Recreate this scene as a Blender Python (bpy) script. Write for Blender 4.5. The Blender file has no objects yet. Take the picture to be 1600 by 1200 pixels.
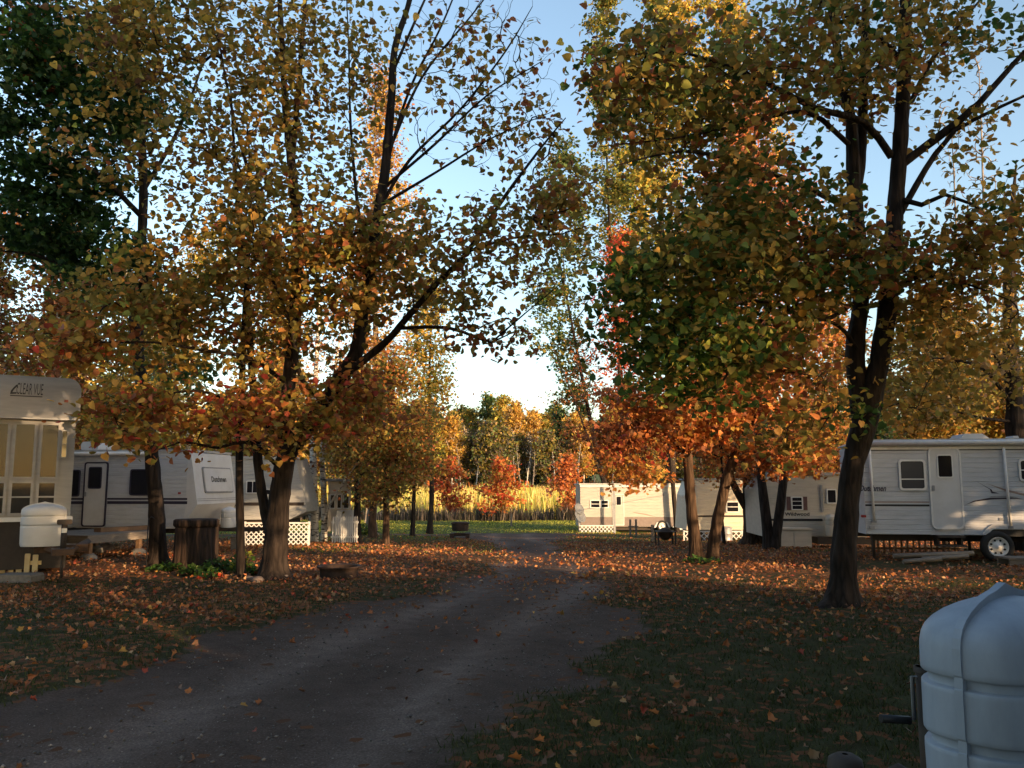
import bpy, math, random
import numpy as np
from mathutils import Vector, Matrix

SC = bpy.context.scene
COL = SC.collection
R = math.radians
rng = np.random.default_rng(7)
random.seed(7)

# ------------------------------------------------------------------ camera
FOC, CX, CY, HOR = 1300.0, 800.0, 600.0, 758.0      # the photograph's focal length and horizon, in its own pixels
CAMZ = 1.6
PITCH = math.atan((HOR - CY) / FOC)
cam_data = bpy.data.cameras.new('camera')
cam = bpy.data.objects.new('camera', cam_data)
COL.objects.link(cam)
cam.location = (0, 0, CAMZ)
cam.rotation_euler = (R(90) + PITCH, 0, 0)
cam_data.sensor_width = 36.0
cam_data.lens = FOC / 1600.0 * 36.0
cam_data.clip_start, cam_data.clip_end = 0.05, 3000.0
SC.camera = cam

# ------------------------------------------------------------------ sky, sun, exposure
SUN_EL, SUN_AZ = 8.5, 135.0       # azimuth clockwise from +Y
world = bpy.data.worlds.new('World')
SC.world = world
world.use_nodes = True
wn = world.node_tree
wn.nodes.clear()
sky = wn.nodes.new('ShaderNodeTexSky')
sky.sky_type = 'NISHITA'
sky.sun_disc = False
sky.sun_elevation = R(SUN_EL)
sky.sun_rotation = R(SUN_AZ)
sky.altitude = 300
sky.air_density, sky.dust_density, sky.ozone_density = 1.0, 1.8, 1.0
bg = wn.nodes.new('ShaderNodeBackground')
bg.inputs['Strength'].default_value = 0.15
wo = wn.nodes.new('ShaderNodeOutputWorld')
wn.links.new(sky.outputs[0], bg.inputs[0])
wn.links.new(bg.outputs[0], wo.inputs[0])
sd = bpy.data.lights.new('sun', 'SUN')
sd.energy, sd.angle, sd.color = 3.5, R(0.6), (1.0, 0.66, 0.36)
sun = bpy.data.objects.new('sun', sd)
COL.objects.link(sun)
tosun = Vector((math.sin(R(SUN_AZ)) * math.cos(R(SUN_EL)), math.cos(R(SUN_AZ)) * math.cos(R(SUN_EL)), math.sin(R(SUN_EL))))
sun.rotation_euler = tosun.to_track_quat('Z', 'Y').to_euler()
SC.view_settings.view_transform = 'Standard'
SC.view_settings.look = 'None'
SC.view_settings.exposure = 1.55
SC.view_settings.gamma = 1.0
SC.view_settings.use_curve_mapping = False
SC.render.engine = 'CYCLES'
SC.cycles.max_bounces = 6
SC.cycles.diffuse_bounces = 3
SC.cycles.glossy_bounces = 2
SC.cycles.transmission_bounces = 4
SC.cycles.transparent_max_bounces = 6
SC.cycles.caustics_reflective = False
SC.cycles.caustics_refractive = False
SC.cycles.use_denoising = True
SC.cycles.sample_clamp_indirect = 4.0

# ------------------------------------------------------------------ where things stand
SP, CP = math.sin(PITCH), math.cos(PITCH)
def ray(px, py):
    dx, dy = (px - CX) / FOC, (CY - py) / FOC
    return Vector((dx, CP - dy * SP, SP + dy * CP))
def at(px, py, D):
    """the point seen at photo pixel (px, py), D metres ahead of the camera"""
    r = ray(px, py)
    return Vector((0, 0, CAMZ)) + r * (D / r.y)
GY = [-1000, 14, 20, 46, 66, 69, 84, 88, 140, 175, 400, 1200]
GZ = [0, 0, -.08, -1.0, -1.15, -1.7, -1.7, -1.15, -.35, .3, 5, 20]
def gz(x, y):
    x, y = np.asarray(x, float), np.asarray(y, float)
    z = np.interp(y, GY, GZ)
    b = .035 * np.sin(x * .55 + 1.3) * np.sin(y * .43 + .6) + .015 * np.sin(x * 1.7 + y * 1.1)
    return z + b
def gz1(x, y): return float(gz(x, y))
def ground(px, py):
    r = ray(px, py)
    lo, hi = 1.0, 400.0
    for k in range(60):
        mid = .5 * (lo + hi)
        p = Vector((0, 0, CAMZ)) + r * (mid / r.y)
        if p.z > gz1(p.x, p.y): lo = mid
        else: hi = mid
    return Vector((0, 0, CAMZ)) + r * (lo / r.y)

# ------------------------------------------------------------------ objects and properties
def tag(o, label=None, cat=None, group=None, kind=None):
    if label: o['label'] = label
    if cat: o['category'] = cat
    if group: o['group'] = group
    if kind: o['kind'] = kind
    return o
def empty(name, loc=(0, 0, 0), rotz=0.0):
    o = bpy.data.objects.new(name, None)
    COL.objects.link(o)
    o.location = loc
    o.rotation_euler = (0, 0, rotz)
    o.empty_display_size = .2
    return o
def mesh_np(name, V, loops, starts, mats=None, smooth=False, colors=None, matidx=None):
    me = bpy.data.meshes.new(name)
    V = np.ascontiguousarray(V, np.float32)
    loops = np.ascontiguousarray(loops, np.int32)
    starts = np.ascontiguousarray(starts, np.int32)
    me.vertices.add(len(V)); me.vertices.foreach_set('co', V.ravel())
    me.loops.add(len(loops)); me.loops.foreach_set('vertex_index', loops)
    me.polygons.add(len(starts)); me.polygons.foreach_set('loop_start', starts)
    if colors is not None:
        a = me.attributes.new('Col', 'FLOAT_COLOR', 'POINT')
        c = np.ones((len(V), 4), np.float32); c[:, :3] = colors
        a.data.foreach_set('color', c.ravel())
    for m in (mats or []): me.materials.append(m)
    if matidx is not None: me.polygons.foreach_set('material_index', np.ascontiguousarray(matidx, np.int32))
    if smooth: me.polygons.foreach_set('use_smooth', np.ones(len(starts), bool))
    me.update(calc_edges=True)
    return me
def link(name, me, parent=None, loc=None):
    o = bpy.data.objects.new(name, me)
    COL.objects.link(o)
    if parent is not None: o.parent = parent
    if loc is not None: o.location = loc
    return o
class MB:
    """collects shapes; build() links them as one mesh object"""
    def __init__(s): s.v, s.f, s.sm = [], [], []
    def add(s, verts, faces, smooth=False, M=None):
        n = len(s.v)
        for p in verts:
            p = Vector(p)
            s.v.append(M @ p if M is not None else p)
        for f in faces:
            s.f.append([n + i for i in f]); s.sm.append(smooth)
        return s
    def box(s, x0, x1, y0, y1, z0, z1, M=None, ch=0.0):
        if ch > 0:
            return s.prism([(x0 + ch, z0), (x1 - ch, z0), (x1, z0 + ch), (x1, z1 - ch), (x1 - ch, z1), (x0 + ch, z1), (x0, z1 - ch), (x0, z0 + ch)], y0, y1, M=M)
        v = [(x0, y0, z0), (x1, y0, z0), (x1, y1, z0), (x0, y1, z0), (x0, y0, z1), (x1, y0, z1), (x1, y1, z1), (x0, y1, z1)]
        return s.add(v, [(0, 3, 2, 1), (4, 5, 6, 7), (0, 1, 5, 4), (1, 2, 6, 5), (2, 3, 7, 6), (3, 0, 4, 7)], M=M)
    def prism(s, out, y0, y1, M=None, smooth=False):
        """outline in x-z, counter-clockwise seen from -y, extruded from y0 (front) to y1"""
        n = len(out)
        v = [(x, y0, z) for x, z in out] + [(x, y1, z) for x, z in out]
        s.add(v, [list(range(n)), list(range(2 * n - 1, n - 1, -1))], M=M)
        k = len(s.v) - 2 * n
        for i in range(n):
            j = (i + 1) % n
            s.f.append([k + i, k + n + i, k + n + j, k + j]); s.sm.append(smooth)
        return s
    def ring(s, outo, outi, y0, y1, M=None):
        n = len(outo)
        v = [(x, y0, z) for x, z in outo] + [(x, y0, z) for x, z in outi] + [(x, y1, z) for x, z in outo] + [(x, y1, z) for x, z in outi]
        f = []
        for i in range(n):
            j = (i + 1) % n
            f += [(i, j, n + j, n + i), (i, 2 * n + i, 2 * n + j, j), (n + i, n + j, 3 * n + j, 3 * n + i), (2 * n + i, 3 * n + i, 3 * n + j, 2 * n + j)]
        return s.add(v, f, M=M)
    def tube(s, pts, r, n=8, cap=True, M=None):
        pts = [Vector(p) for p in pts]
        rs = r if isinstance(r, (list, tuple)) else [r] * len(pts)
        v, f = [], []
        up = Vector((0, 0, 1))
        for i, p in enumerate(pts):
            d = (pts[min(i + 1, len(pts) - 1)] - pts[max(i - 1, 0)]).normalized()
            ref = up if abs(d.z) < .9 else Vector((1, 0, 0))
            a = d.cross(ref).normalized(); b = d.cross(a).normalized()
            for k in range(n):
                t = 2 * math.pi * k / n
                v.append(p + (a * math.cos(t) + b * math.sin(t)) * rs[i])
        for i in range(len(pts) - 1):
            for k in range(n):
                l = (k + 1) % n
                f.append((i * n + k, i * n + l, (i + 1) * n + l, (i + 1) * n + k))
        s.add(v, f, True, M)
        if cap:
            k0 = len(s.v) - len(v)
            s.f.append([k0 + i for i in range(n)][::-1]); s.sm.append(False)
            s.f.append([k0 + (len(pts) - 1) * n + i for i in range(n)]); s.sm.append(False)
        return s
    def lathe(s, prof, n=24, c=(0, 0, 0), M=None, axis='z', wob=None):
        v, f = [], []
        for r, h in prof:
            for k in range(n):
                t = 2 * math.pi * k / n
                rr = r * (wob(t, h) if wob else 1)
                p = (rr * math.cos(t), rr * math.sin(t), h) if axis == 'z' else (rr * math.cos(t), h, rr * math.sin(t))
                v.append((p[0] + c[0], p[1] + c[1], p[2] + c[2]))
        for i in range(len(prof) - 1):
            for k in range(n):
                l = (k + 1) % n
                f.append((i * n + k, i * n + l, (i + 1) * n + l, (i + 1) * n + k))
        return s.add(v, f, True, M)
    def build(s, name, mat, parent=None, loc=None):
        me = bpy.data.meshes.new(name)
        me.from_pydata([tuple(p) for p in s.v], [], s.f)
        me.polygons.foreach_set('use_smooth', s.sm)
        me.materials.append(mat)
        me.update()
        return link(name, me, parent, loc)
def rrect(x0, x1, z0, z1, r, n=4):
    o = []
    for cx, cz, a in ((x1 - r, z0 + r, -90), (x1 - r, z1 - r, 0), (x0 + r, z1 - r, 90), (x0 + r, z0 + r, 180)):
        for k in range(n + 1):
            t = R(a + 90 * k / n)
            o.append((cx + r * math.cos(t), cz + r * math.sin(t)))
    return o

# ------------------------------------------------------------------ materials
MATS = {}
def nodes(name):
    m = bpy.data.materials.new(name); m.use_nodes = True
    nt = m.node_tree
    return m, nt, nt.nodes['Principled BSDF'], nt.nodes['Material Output']
def N(nt, t, **kw):
    n = nt.nodes.new(t)
    for k, v in kw.items(): setattr(n, k, v)
    return n
def ramp(nt, fac, stops):
    r = N(nt, 'ShaderNodeValToRGB')
    e = r.color_ramp.elements
    while len(e) < len(stops): e.new(.5)
    for i, (p, c) in enumerate(stops):
        e[i].position = p; e[i].color = (*c, 1) if len(c) == 3 else c
    nt.links.new(fac, r.inputs[0])
    return r
def mat(name, c1, c2=None, scale=8.0, rough=.6, bump=.15, metal=0.0, stretch=(1, 1, 1), detail=5, spec=.4):
    """two-tone grainy surface in object coordinates"""
    if name in MATS: return MATS[name]
    m, nt, b, o = nodes(name)
    c2 = c2 or tuple(x * .75 for x in c1)
    tc = N(nt, 'ShaderNodeTexCoord'); mp = N(nt, 'ShaderNodeMapping')
    mp.inputs['Scale'].default_value = stretch
    nt.links.new(tc.outputs['Object'], mp.inputs['Vector'])
    nz = N(nt, 'ShaderNodeTexNoise'); nz.inputs['Scale'].default_value = scale; nz.inputs['Detail'].default_value = detail
    nz.inputs['Roughness'].default_value = .65
    nt.links.new(mp.outputs[0], nz.inputs['Vector'])
    rp = ramp(nt, nz.outputs['Fac'], [(.32, c2), (.68, c1)])
    nt.links.new(rp.outputs[0], b.inputs['Base Color'])
    b.inputs['Roughness'].default_value = rough
    b.inputs['Metallic'].default_value = metal
    b.inputs['Specular IOR Level'].default_value = spec
    if bump:
        bp = N(nt, 'ShaderNodeBump'); bp.inputs['Strength'].default_value = bump; bp.inputs['Distance'].default_value = .02
        nt.links.new(nz.outputs['Fac'], bp.inputs['Height']); nt.links.new(bp.outputs[0], b.inputs['Normal'])
    MATS[name] = m
    return m
def leaf_mat(name, trans=.35, rough=.55, spec=.25):
    if name in MATS: return MATS[name]
    m, nt, b, o = nodes(name)
    at_ = N(nt, 'ShaderNodeAttribute', attribute_name='Col')
    nt.links.new(at_.outputs['Color'], b.inputs['Base Color'])
    b.inputs['Roughness'].default_value = rough
    b.inputs['Specular IOR Level'].default_value = spec
    tr = N(nt, 'ShaderNodeBsdfTranslucent')
    nt.links.new(at_.outputs['Color'], tr.inputs['Color'])
    mx = N(nt, 'ShaderNodeMixShader'); mx.inputs[0].default_value = trans
    nt.links.new(b.outputs[0], mx.inputs[1]); nt.links.new(tr.outputs[0], mx.inputs[2])
    nt.links.new(mx.outputs[0], o.inputs['Surface'])
    MATS[name] = m
    return m
def bark_mat(name, c1, c2, sx=14, sz=2.2, birch=False, bump=.9):
    if name in MATS: return MATS[name]
    m, nt, b, o = nodes(name)
    tc = N(nt, 'ShaderNodeTexCoord'); mp = N(nt, 'ShaderNodeMapping')
    mp.inputs['Scale'].default_value = (sx, sx, sz)
    nt.links.new(tc.outputs['Object'], mp.inputs['Vector'])
    vo = N(nt, 'ShaderNodeTexVoronoi', feature='DISTANCE_TO_EDGE'); vo.inputs['Scale'].default_value = 1.0
    nz = N(nt, 'ShaderNodeTexNoise'); nz.inputs['Scale'].default_value = 1.6; nz.inputs['Detail'].default_value = 6
    nt.links.new(mp.outputs[0], nz.inputs['Vector'])
    ad = N(nt, 'ShaderNodeMixRGB'); ad.inputs[0].default_value = .35
    nt.links.new(mp.outputs[0], ad.inputs[1]); nt.links.new(nz.outputs['Color'], ad.inputs[2])
    nt.links.new(ad.outputs[0], vo.inputs['Vector'])
    mu = N(nt, 'ShaderNodeMath', operation='MULTIPLY_ADD'); mu.inputs[1].default_value = 1.2
    nt.links.new(vo.outputs['Distance'], mu.inputs[0]); 
    m2 = N(nt, 'ShaderNodeMath', operation='MULTIPLY'); m2.inputs[1].default_value = .6
    nt.links.new(nz.outputs['Fac'], m2.inputs[0]); nt.links.new(m2.outputs[0], mu.inputs[2])
    if birch:
        rp = ramp(nt, nz.outputs['Fac'], [(.40, c2), (.47, c1)])
    else:
        rp = ramp(nt, mu.outputs[0], [(.2, c2), (.75, c1)])
    nt.links.new(rp.outputs[0], b.inputs['Base Color'])
    b.inputs['Roughness'].default_value = .85; b.inputs['Specular IOR Level'].default_value = .2
    bp = N(nt, 'ShaderNodeBump'); bp.inputs['Strength'].default_value = bump; bp.inputs['Distance'].default_value = .03
    nt.links.new(mu.outputs[0], bp.inputs['Height']); nt.links.new(bp.outputs[0], b.inputs['Normal'])
    MATS[name] = m
    return m
BARK = bark_mat('grey_brown_bark', (.040, .029, .023), (.010, .007, .0055))
BARK2 = bark_mat('red_brown_bark', (.095, .058, .036), (.028, .017, .011))
BARK3 = bark_mat('pale_grey_bark', (.30, .26, .22), (.10, .08, .07), bump=.4)
BIRCH = bark_mat('birch_bark', (.62, .57, .50), (.06, .05, .045), sx=3, sz=16, birch=True, bump=.3)
LEAFM = leaf_mat('autumn_leaf', .45)
LEAFG = leaf_mat('fallen_leaf_skin', .12, .6, .3)
# ------------------------------------------------------------------ trees
C = dict(gold=(.46, .255, .035), olive=(.24, .185, .03), orange=(.47, .165, .03), rust=(.30, .095, .028), red=(.42, .055, .028),
         green=(.055, .115, .02), lime=(.27, .28, .04), dark=(.022, .06, .016), yellow=(.62, .40, .05), brown=(.15, .07, .03),
         pink=(.50, .19, .10), sage=(.12, .16, .05), pine=(.03, .06, .025), tan=(.36, .23, .10), scarlet=(.55, .07, .025), flame=(.6, .17, .025))
def pal(s):
    """'gold3 olive2' -> colours and weights"""
    import re
    cs, ws = [], []
    for t in s.split():
        k = re.match(r'([a-z]+)(\d*)', t)
        cs.append(C[k.group(1)]); ws.append(float(k.group(2) or 1))
    ws = np.array(ws)
    return np.array(cs), ws / ws.sum()
# leaf outlines: x across, y along, z lift
LINDEN = (np.array([(0, -.03, .0), (.27, -.10, .07), (.50, .20, .12), (.36, .62, .08), (0, 1.02, -.10), (-.36, .62, .08), (-.50, .20, .12), (-.27, -.10, .07)]),
          [(0, 1, 2, 3, 4), (0, 4, 5, 6, 7)])
SMALL = (np.array([(0, 0, 0), (.42, .45, .08), (0, 1, -.06), (-.42, .45, .08)]), [(0, 1, 2), (0, 2, 3)])
CLUMP = (np.array([(0, 0, 0), (.55, .35, .12), (.1, 1, -.1), (-.5, .55, .1)]), [(0, 1, 2, 3)])
MAPLE = (np.array([(0, 0, 0), (.20, .06, .05), (.46, .02, .10), (.42, .26, .06), (.56, .52, .12), (.33, .60, .04), (.13, .84, 0), (0, 1.05, -.06),
                   (-.13, .84, 0), (-.33, .60, .04), (-.56, .52, .12), (-.42, .26, .06), (-.46, .02, .10), (-.20, .06, .05)]),
         [(0, 1, 2, 3), (0, 3, 4, 5), (0, 5, 6, 7), (0, 7, 8, 9), (0, 9, 10, 11), (0, 11, 12, 13)])
def unit(a): return a / np.maximum(np.linalg.norm(a, axis=1, keepdims=True), 1e-9)
def frames(nrm, axis):
    nrm = unit(nrm); ax = unit(axis - nrm * (axis * nrm).sum(1, keepdims=True))
    return np.cross(ax, nrm), ax, nrm
def leaves_mesh(name, pos, nrm, axis, size, cols, shape, material, wid=None):
    sv, sf = shape
    X, Y, Z = frames(nrm, axis)
    if wid is not None: X = X * wid[:, None]
    Vv = pos[:, None, :] + size[:, None, None] * (sv[None, :, 0, None] * X[:, None, :] + sv[None, :, 1, None] * Y[:, None, :] + sv[None, :, 2, None] * Z[:, None, :])
    n, k = len(pos), len(sv)
    fl = np.concatenate([np.array(f) for f in sf]); lens = np.array([len(f) for f in sf])
    loops = (np.arange(n)[:, None] * k + fl[None, :]).ravel()
    st = np.concatenate([[0], np.cumsum(lens)[:-1]])
    starts = (np.arange(n)[:, None] * len(fl) + st[None, :]).ravel()
    return mesh_np(name, Vv.reshape(-1, 3), loops, starts, [material], colors=np.repeat(cols, k, 0))
def tube_arrays(chains, base):
    """chains: list of (points Nx3, radii N, sides) -> arrays"""
    Vs, Ls, Ss, off, lo = [], [], [], 0, 0
    for P, rad, n in chains:
        P = np.asarray(P) - base; m = len(P)
        d = np.gradient(P, axis=0); d = unit(d)
        mean = P[-1] - P[0]; mean = mean / max(np.linalg.norm(mean), 1e-9)
        ref = np.array([0.0, 0, 1]) if abs(mean[2]) < .75 else np.array([1.0, .15, 0])
        a = unit(np.cross(d, ref[None])); b = np.cross(d, a)
        t = 2 * np.pi * np.arange(n) / n
        ring = P[:, None, :] + np.asarray(rad)[:, None, None] * (np.cos(t)[None, :, None] * a[:, None, :] + np.sin(t)[None, :, None] * b[:, None, :])
        Vs.append(ring.reshape(-1, 3))
        i = np.arange(m - 1)[:, None] * n; k = np.arange(n)[None, :]; l = (k + 1) % n
        q = np.stack([i + k, i + l, i + n + l, i + n + k], -1).reshape(-1, 4) + off
        Ls.append(q.ravel()); Ss.append(lo + 4 * np.arange(len(q))); lo += 4 * len(q); off += m * n
    return np.concatenate(Vs), np.concatenate(Ls), np.concatenate(Ss)
def resample(pts, step):
    P = np.array([tuple(p[0]) for p in pts]); r = np.array([p[1] for p in pts])
    # Catmull-Rom through the given joints
    if len(P) < 3:
        seg = np.linalg.norm(P[1] - P[0]); n = max(2, int(seg / step) + 1); t = np.linspace(0, 1, n)[:, None]
        return P[0] + (P[1] - P[0]) * t, np.interp(t[:, 0], [0, 1], r)
    Pe = np.vstack([2 * P[0] - P[1], P, 2 * P[-1] - P[-2]])
    oP, oR = [], []
    for i in range(len(P) - 1):
        p0, p1, p2, p3 = Pe[i:i + 4]
        n = max(1, int(np.linalg.norm(p2 - p1) / step)); 
        for t in np.arange(n) / n:
            oP.append(.5 * (2 * p1 + (p2 - p0) * t + (2 * p0 - 5 * p1 + 4 * p2 - p3) * t * t + (3 * p1 - p0 - 3 * p2 + p3) * t ** 3))
            oR.append(r[i] + (r[i + 1] - r[i]) * t)
    oP.append(P[-1]); oR.append(r[-1])
    return np.array(oP), np.array(oR)
def build_tree(name, label, limbs, blobs, leaf=LINDEN, lsize=.1, bark=None, group=None, n_single=0, tip=.004, step=.25,
               sides=10, cat='tree', seed=1, up=.25, spread=.22, airy=1.0, sing_sides=None, twigs=True, flat=.6, mate=None, bare_bias=0.0):
    """limbs: [[(point, radius), ...], ...] the first is the trunk. blobs: crown clumps, dicts of c, r, n (twig ends), k (leaves each), pal"""
    g = np.random.default_rng(seed); bark = bark or BARK; mate = mate or LEAFM
    base = np.array(tuple(limbs[0][0][0])); 
    root = tag(empty(name, base), label, cat, group)
    NP = np.zeros((60000, 3)); ND = np.zeros((60000, 3)); par = np.full(60000, -1); fixed = np.zeros(60000); cnt = 0
    names = {}
    for li, L in enumerate(limbs):
        P, r = resample(L, min(step, .12) if (n_single and L[0][1] > .06) else step); m = len(P)
        r = r * (1 + .07 * np.sin(np.arange(m) * 1.7 + li) * g.random(m))
        nm = 'trunk' if li == 0 else 'branch'
        ns = (28 if n_single or r[0] > .15 else sides) if r[0] > .06 else 7
        V, lo, st = tube_arrays([(P, r, ns)], base)
        if ns == 28:
            # furrowed bark and root flare
            W = V.reshape(m, ns, 3); cen = (P - base)[:, None, :]; h = (P[:, 2] - P[0, 2])[:, None]; th = (2 * np.pi * np.arange(ns) / ns)[None]
            mod = 1 + .045 * np.sin(9 * th + 2.1 * np.sin(h * 2.3) + seed) + .03 * np.sin(5 * th - h * 3 + li) + .03 * g.normal(size=(m, ns))
            if li == 0: mod = mod + .30 * np.exp(-h / .22) * np.maximum(0, np.cos(2.5 * th + seed)) ** 2
            V = (cen + (W - cen) * mod[:, :, None]).reshape(-1, 3)
        link(nm, mesh_np(nm, V, lo, st, [bark], smooth=True), root)
        NP[cnt:cnt + m] = P; ND[cnt:cnt + m] = unit(np.gradient(P, axis=0)); fixed[cnt:cnt + m] = r
        ok = np.arange(m); 
        if li == 0:
            # nothing sprouts from the low bare trunk
            lowz = base[2] + .28 * (P[-1, 2] - base[2]) if blobs else 0
            NP[cnt:cnt + m][P[:, 2] < min(lowz, base[2] + 1.6)] += 1e4
        cnt += m
    limbN = cnt
    tg, tb = [], []
    for bi, b in enumerate(blobs):
        if airy != 1.0:
            b['n'] = int(b['n'] * airy)
            b['k'] = max(1, int(b['k'] / airy)) if isinstance(b['k'], int) else (b['k'][0], max(b['k'][0] + 1, int(b['k'][1] / airy)))
        u = unit(g.normal(size=(b['n'], 3))) * (g.random((b['n'], 1)) ** .42)
        tg.append(np.asarray(b['c']) + u * np.asarray(b['r'])); tb += [bi] * b['n']
    if tg:
        tg = np.concatenate(tg); tb = np.array(tb)
        dmin = np.array([np.min(np.linalg.norm(NP[:limbN] - t, axis=1)) for t in tg])
        order = np.argsort(dmin)
    else: order = []
    chains, lp, ln, la, ls, lc = [], [], [], [], [], []
    load = np.zeros(60000)
    for ti in order:
        T = tg[ti]; b = blobs[tb[ti]]
        dv = T - NP[:cnt]; d = np.linalg.norm(dv, axis=1) + 1e-6
        al = (dv * ND[:cnt]).sum(1) / d
        cost = d * (1.35 - .45 * al) + .5 * np.maximum(0, NP[:cnt, 2] - T[2] - .15)
        i = int(np.argmin(cost)); d0 = d[i]
        n = int(min(9, max(3, d0 / .28)))
        dirn = ND[i] * .75 + dv[i] / d0 * .7 + np.array([0, 0, up]); dirn /= np.linalg.norm(dirn)
        ctrl = NP[i] + dirn * d0 * .5
        t = np.linspace(0, 1, n + 1)[:, None]
        P = (1 - t) ** 2 * NP[i] + 2 * t * (1 - t) * ctrl + t * t * T
        P[1:-1] += g.normal(size=(n - 1, 3)) * min(.05, d0 * .035)
        ids = np.arange(cnt, cnt + n)
        NP[ids] = P[1:]; ND[ids] = unit(np.gradient(P, axis=0))[1:]
        par[ids[0]] = i; par[ids[1:]] = ids[:-1]
        cnt += n
        chains.append((i, ids, P))
        # leaves hang along the outer half of the twig and in a loose spray round its end
        k = b['k'] if isinstance(b['k'], int) else int(g.integers(b['k'][0], b['k'][1]))
        if k > 0:
            cs, ws = b['P'] if 'P' in b else b.setdefault('P', pal(b['pal']))
            sp = b.get('spread', spread)
            w = g.random(k) ** .6
            idx = np.minimum((w * .65 + .35) * n, n - 1e-3).astype(int)
            ps = P[idx] + (P[idx + 1] - P[idx]) * g.random((k, 1)) + g.normal(size=(k, 3)) * np.array([sp, sp, sp * flat])
            main = cs[g.choice(len(cs), p=ws)]
            cc = np.where(g.random((k, 1)) < .5, main, cs[g.choice(len(cs), size=k, p=ws)])
            cc = (cc * .9 + .1 * cc.mean(1, keepdims=True)) * 1.08 * np.exp(g.normal(size=(k, 1)) * .22) * np.exp(g.normal(size=(k, 3)) * .06)
            lp.append(ps); lc.append(cc)
            ln.append(np.array([0, 0, .75]) + g.normal(size=(k, 3)) * .62)
            ax = g.normal(size=(k, 3)); ax[:, 2] = -.45 + .5 * ax[:, 2]; la.append(ax)
            ls.append(lsize * b.get('s', 1) * (.5 + .8 * g.random(k)))
    # twig thickness from the number of tips each carries
    tips = np.zeros(cnt + 1)
    for i, ids, P in chains: tips[ids[-1]] += 1
    for j in range(cnt - 1, limbN - 1, -1):
        if par[j] >= limbN: tips[par[j]] += tips[j]
    tch = []
    for i, ids, P in chains:
        r = tip * np.maximum(tips[ids], 1) ** .48
        r0 = r[0] * 1.1
        tch.append((P, np.concatenate([[r0], r]), 5 if r0 > .02 else 3))
    if tch and twigs:
        V, lo, st = tube_arrays(tch, base)
        tag(link('twigs', mesh_np('twigs', V, lo, st, [bark], smooth=True), root), kind='stuff')
    if lp:
        lp, ln, la, ls, lc = map(np.concatenate, (lp, ln, la, ls, lc))
        lp = lp - base
        keep = np.ones(len(lp), bool)
        if n_single:
            wp = lp + base; ax = unit(ln)
            toc = unit(np.array([0, 0, CAMZ]) - wp)
            app = ls / np.linalg.norm(wp - np.array([0, 0, CAMZ]), axis=1) * (.3 + np.abs((ax * toc).sum(1)))
            px = CX + FOC * wp[:, 0] / np.maximum(wp[:, 1], .1)
            app[(px < -20) | (px > 1620) | (wp[:, 2] > 8)] = 0
            best = np.argsort(-app)[:n_single]; keep[best] = False
            X, Y, Z = frames(ln[best], la[best])
            q = 6; var = []
            km = lc[best]
            cen = km[g.choice(len(km), q, replace=False)]
            for it in range(4):
                as_ = np.argmin(((km[:, None] - cen[None]) ** 2).sum(2), 1)
                cen = np.array([km[as_ == j].mean(0) if (as_ == j).any() else cen[j] for j in range(q)])
            for j in range(q):
                sv, sf = leaf
                fl = np.concatenate([np.array(f) for f in sf]); st = np.concatenate([[0], np.cumsum([len(f) for f in sf])[:-1]])
                var.append(mesh_np('leaf', sv, fl, st, [mate], colors=np.repeat(cen[j][None], len(sv), 0)))
            for j, b_ in enumerate(best):
                o = bpy.data.objects.new('leaf', var[as_[j]]); COL.objects.link(o); o.parent = root
                M = np.eye(4); s = ls[b_]
                M[:3, 0], M[:3, 1], M[:3, 2], M[:3, 3] = X[j] * s, Y[j] * s, Z[j] * s, lp[b_]
                o.matrix_local = Matrix(M.tolist())
        tag(link('crown', leaves_mesh('crown', lp[keep], ln[keep], la[keep], ls[keep], lc[keep], leaf, mate), root), kind='stuff')
    return root
def limb(*p):
    """joints given as (px, py, metres ahead, radius)"""
    return [(at(a, b, d), r) for a, b, d, r in p]
def blob(px, py, D, rx, ry, rd, n, k, pals, **kw):
    c = at(px, py, D); s = D / FOC
    return dict(c=tuple(c), r=(rx * s, rd, ry * s), n=n, k=k, pal=pals, **kw)
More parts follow.
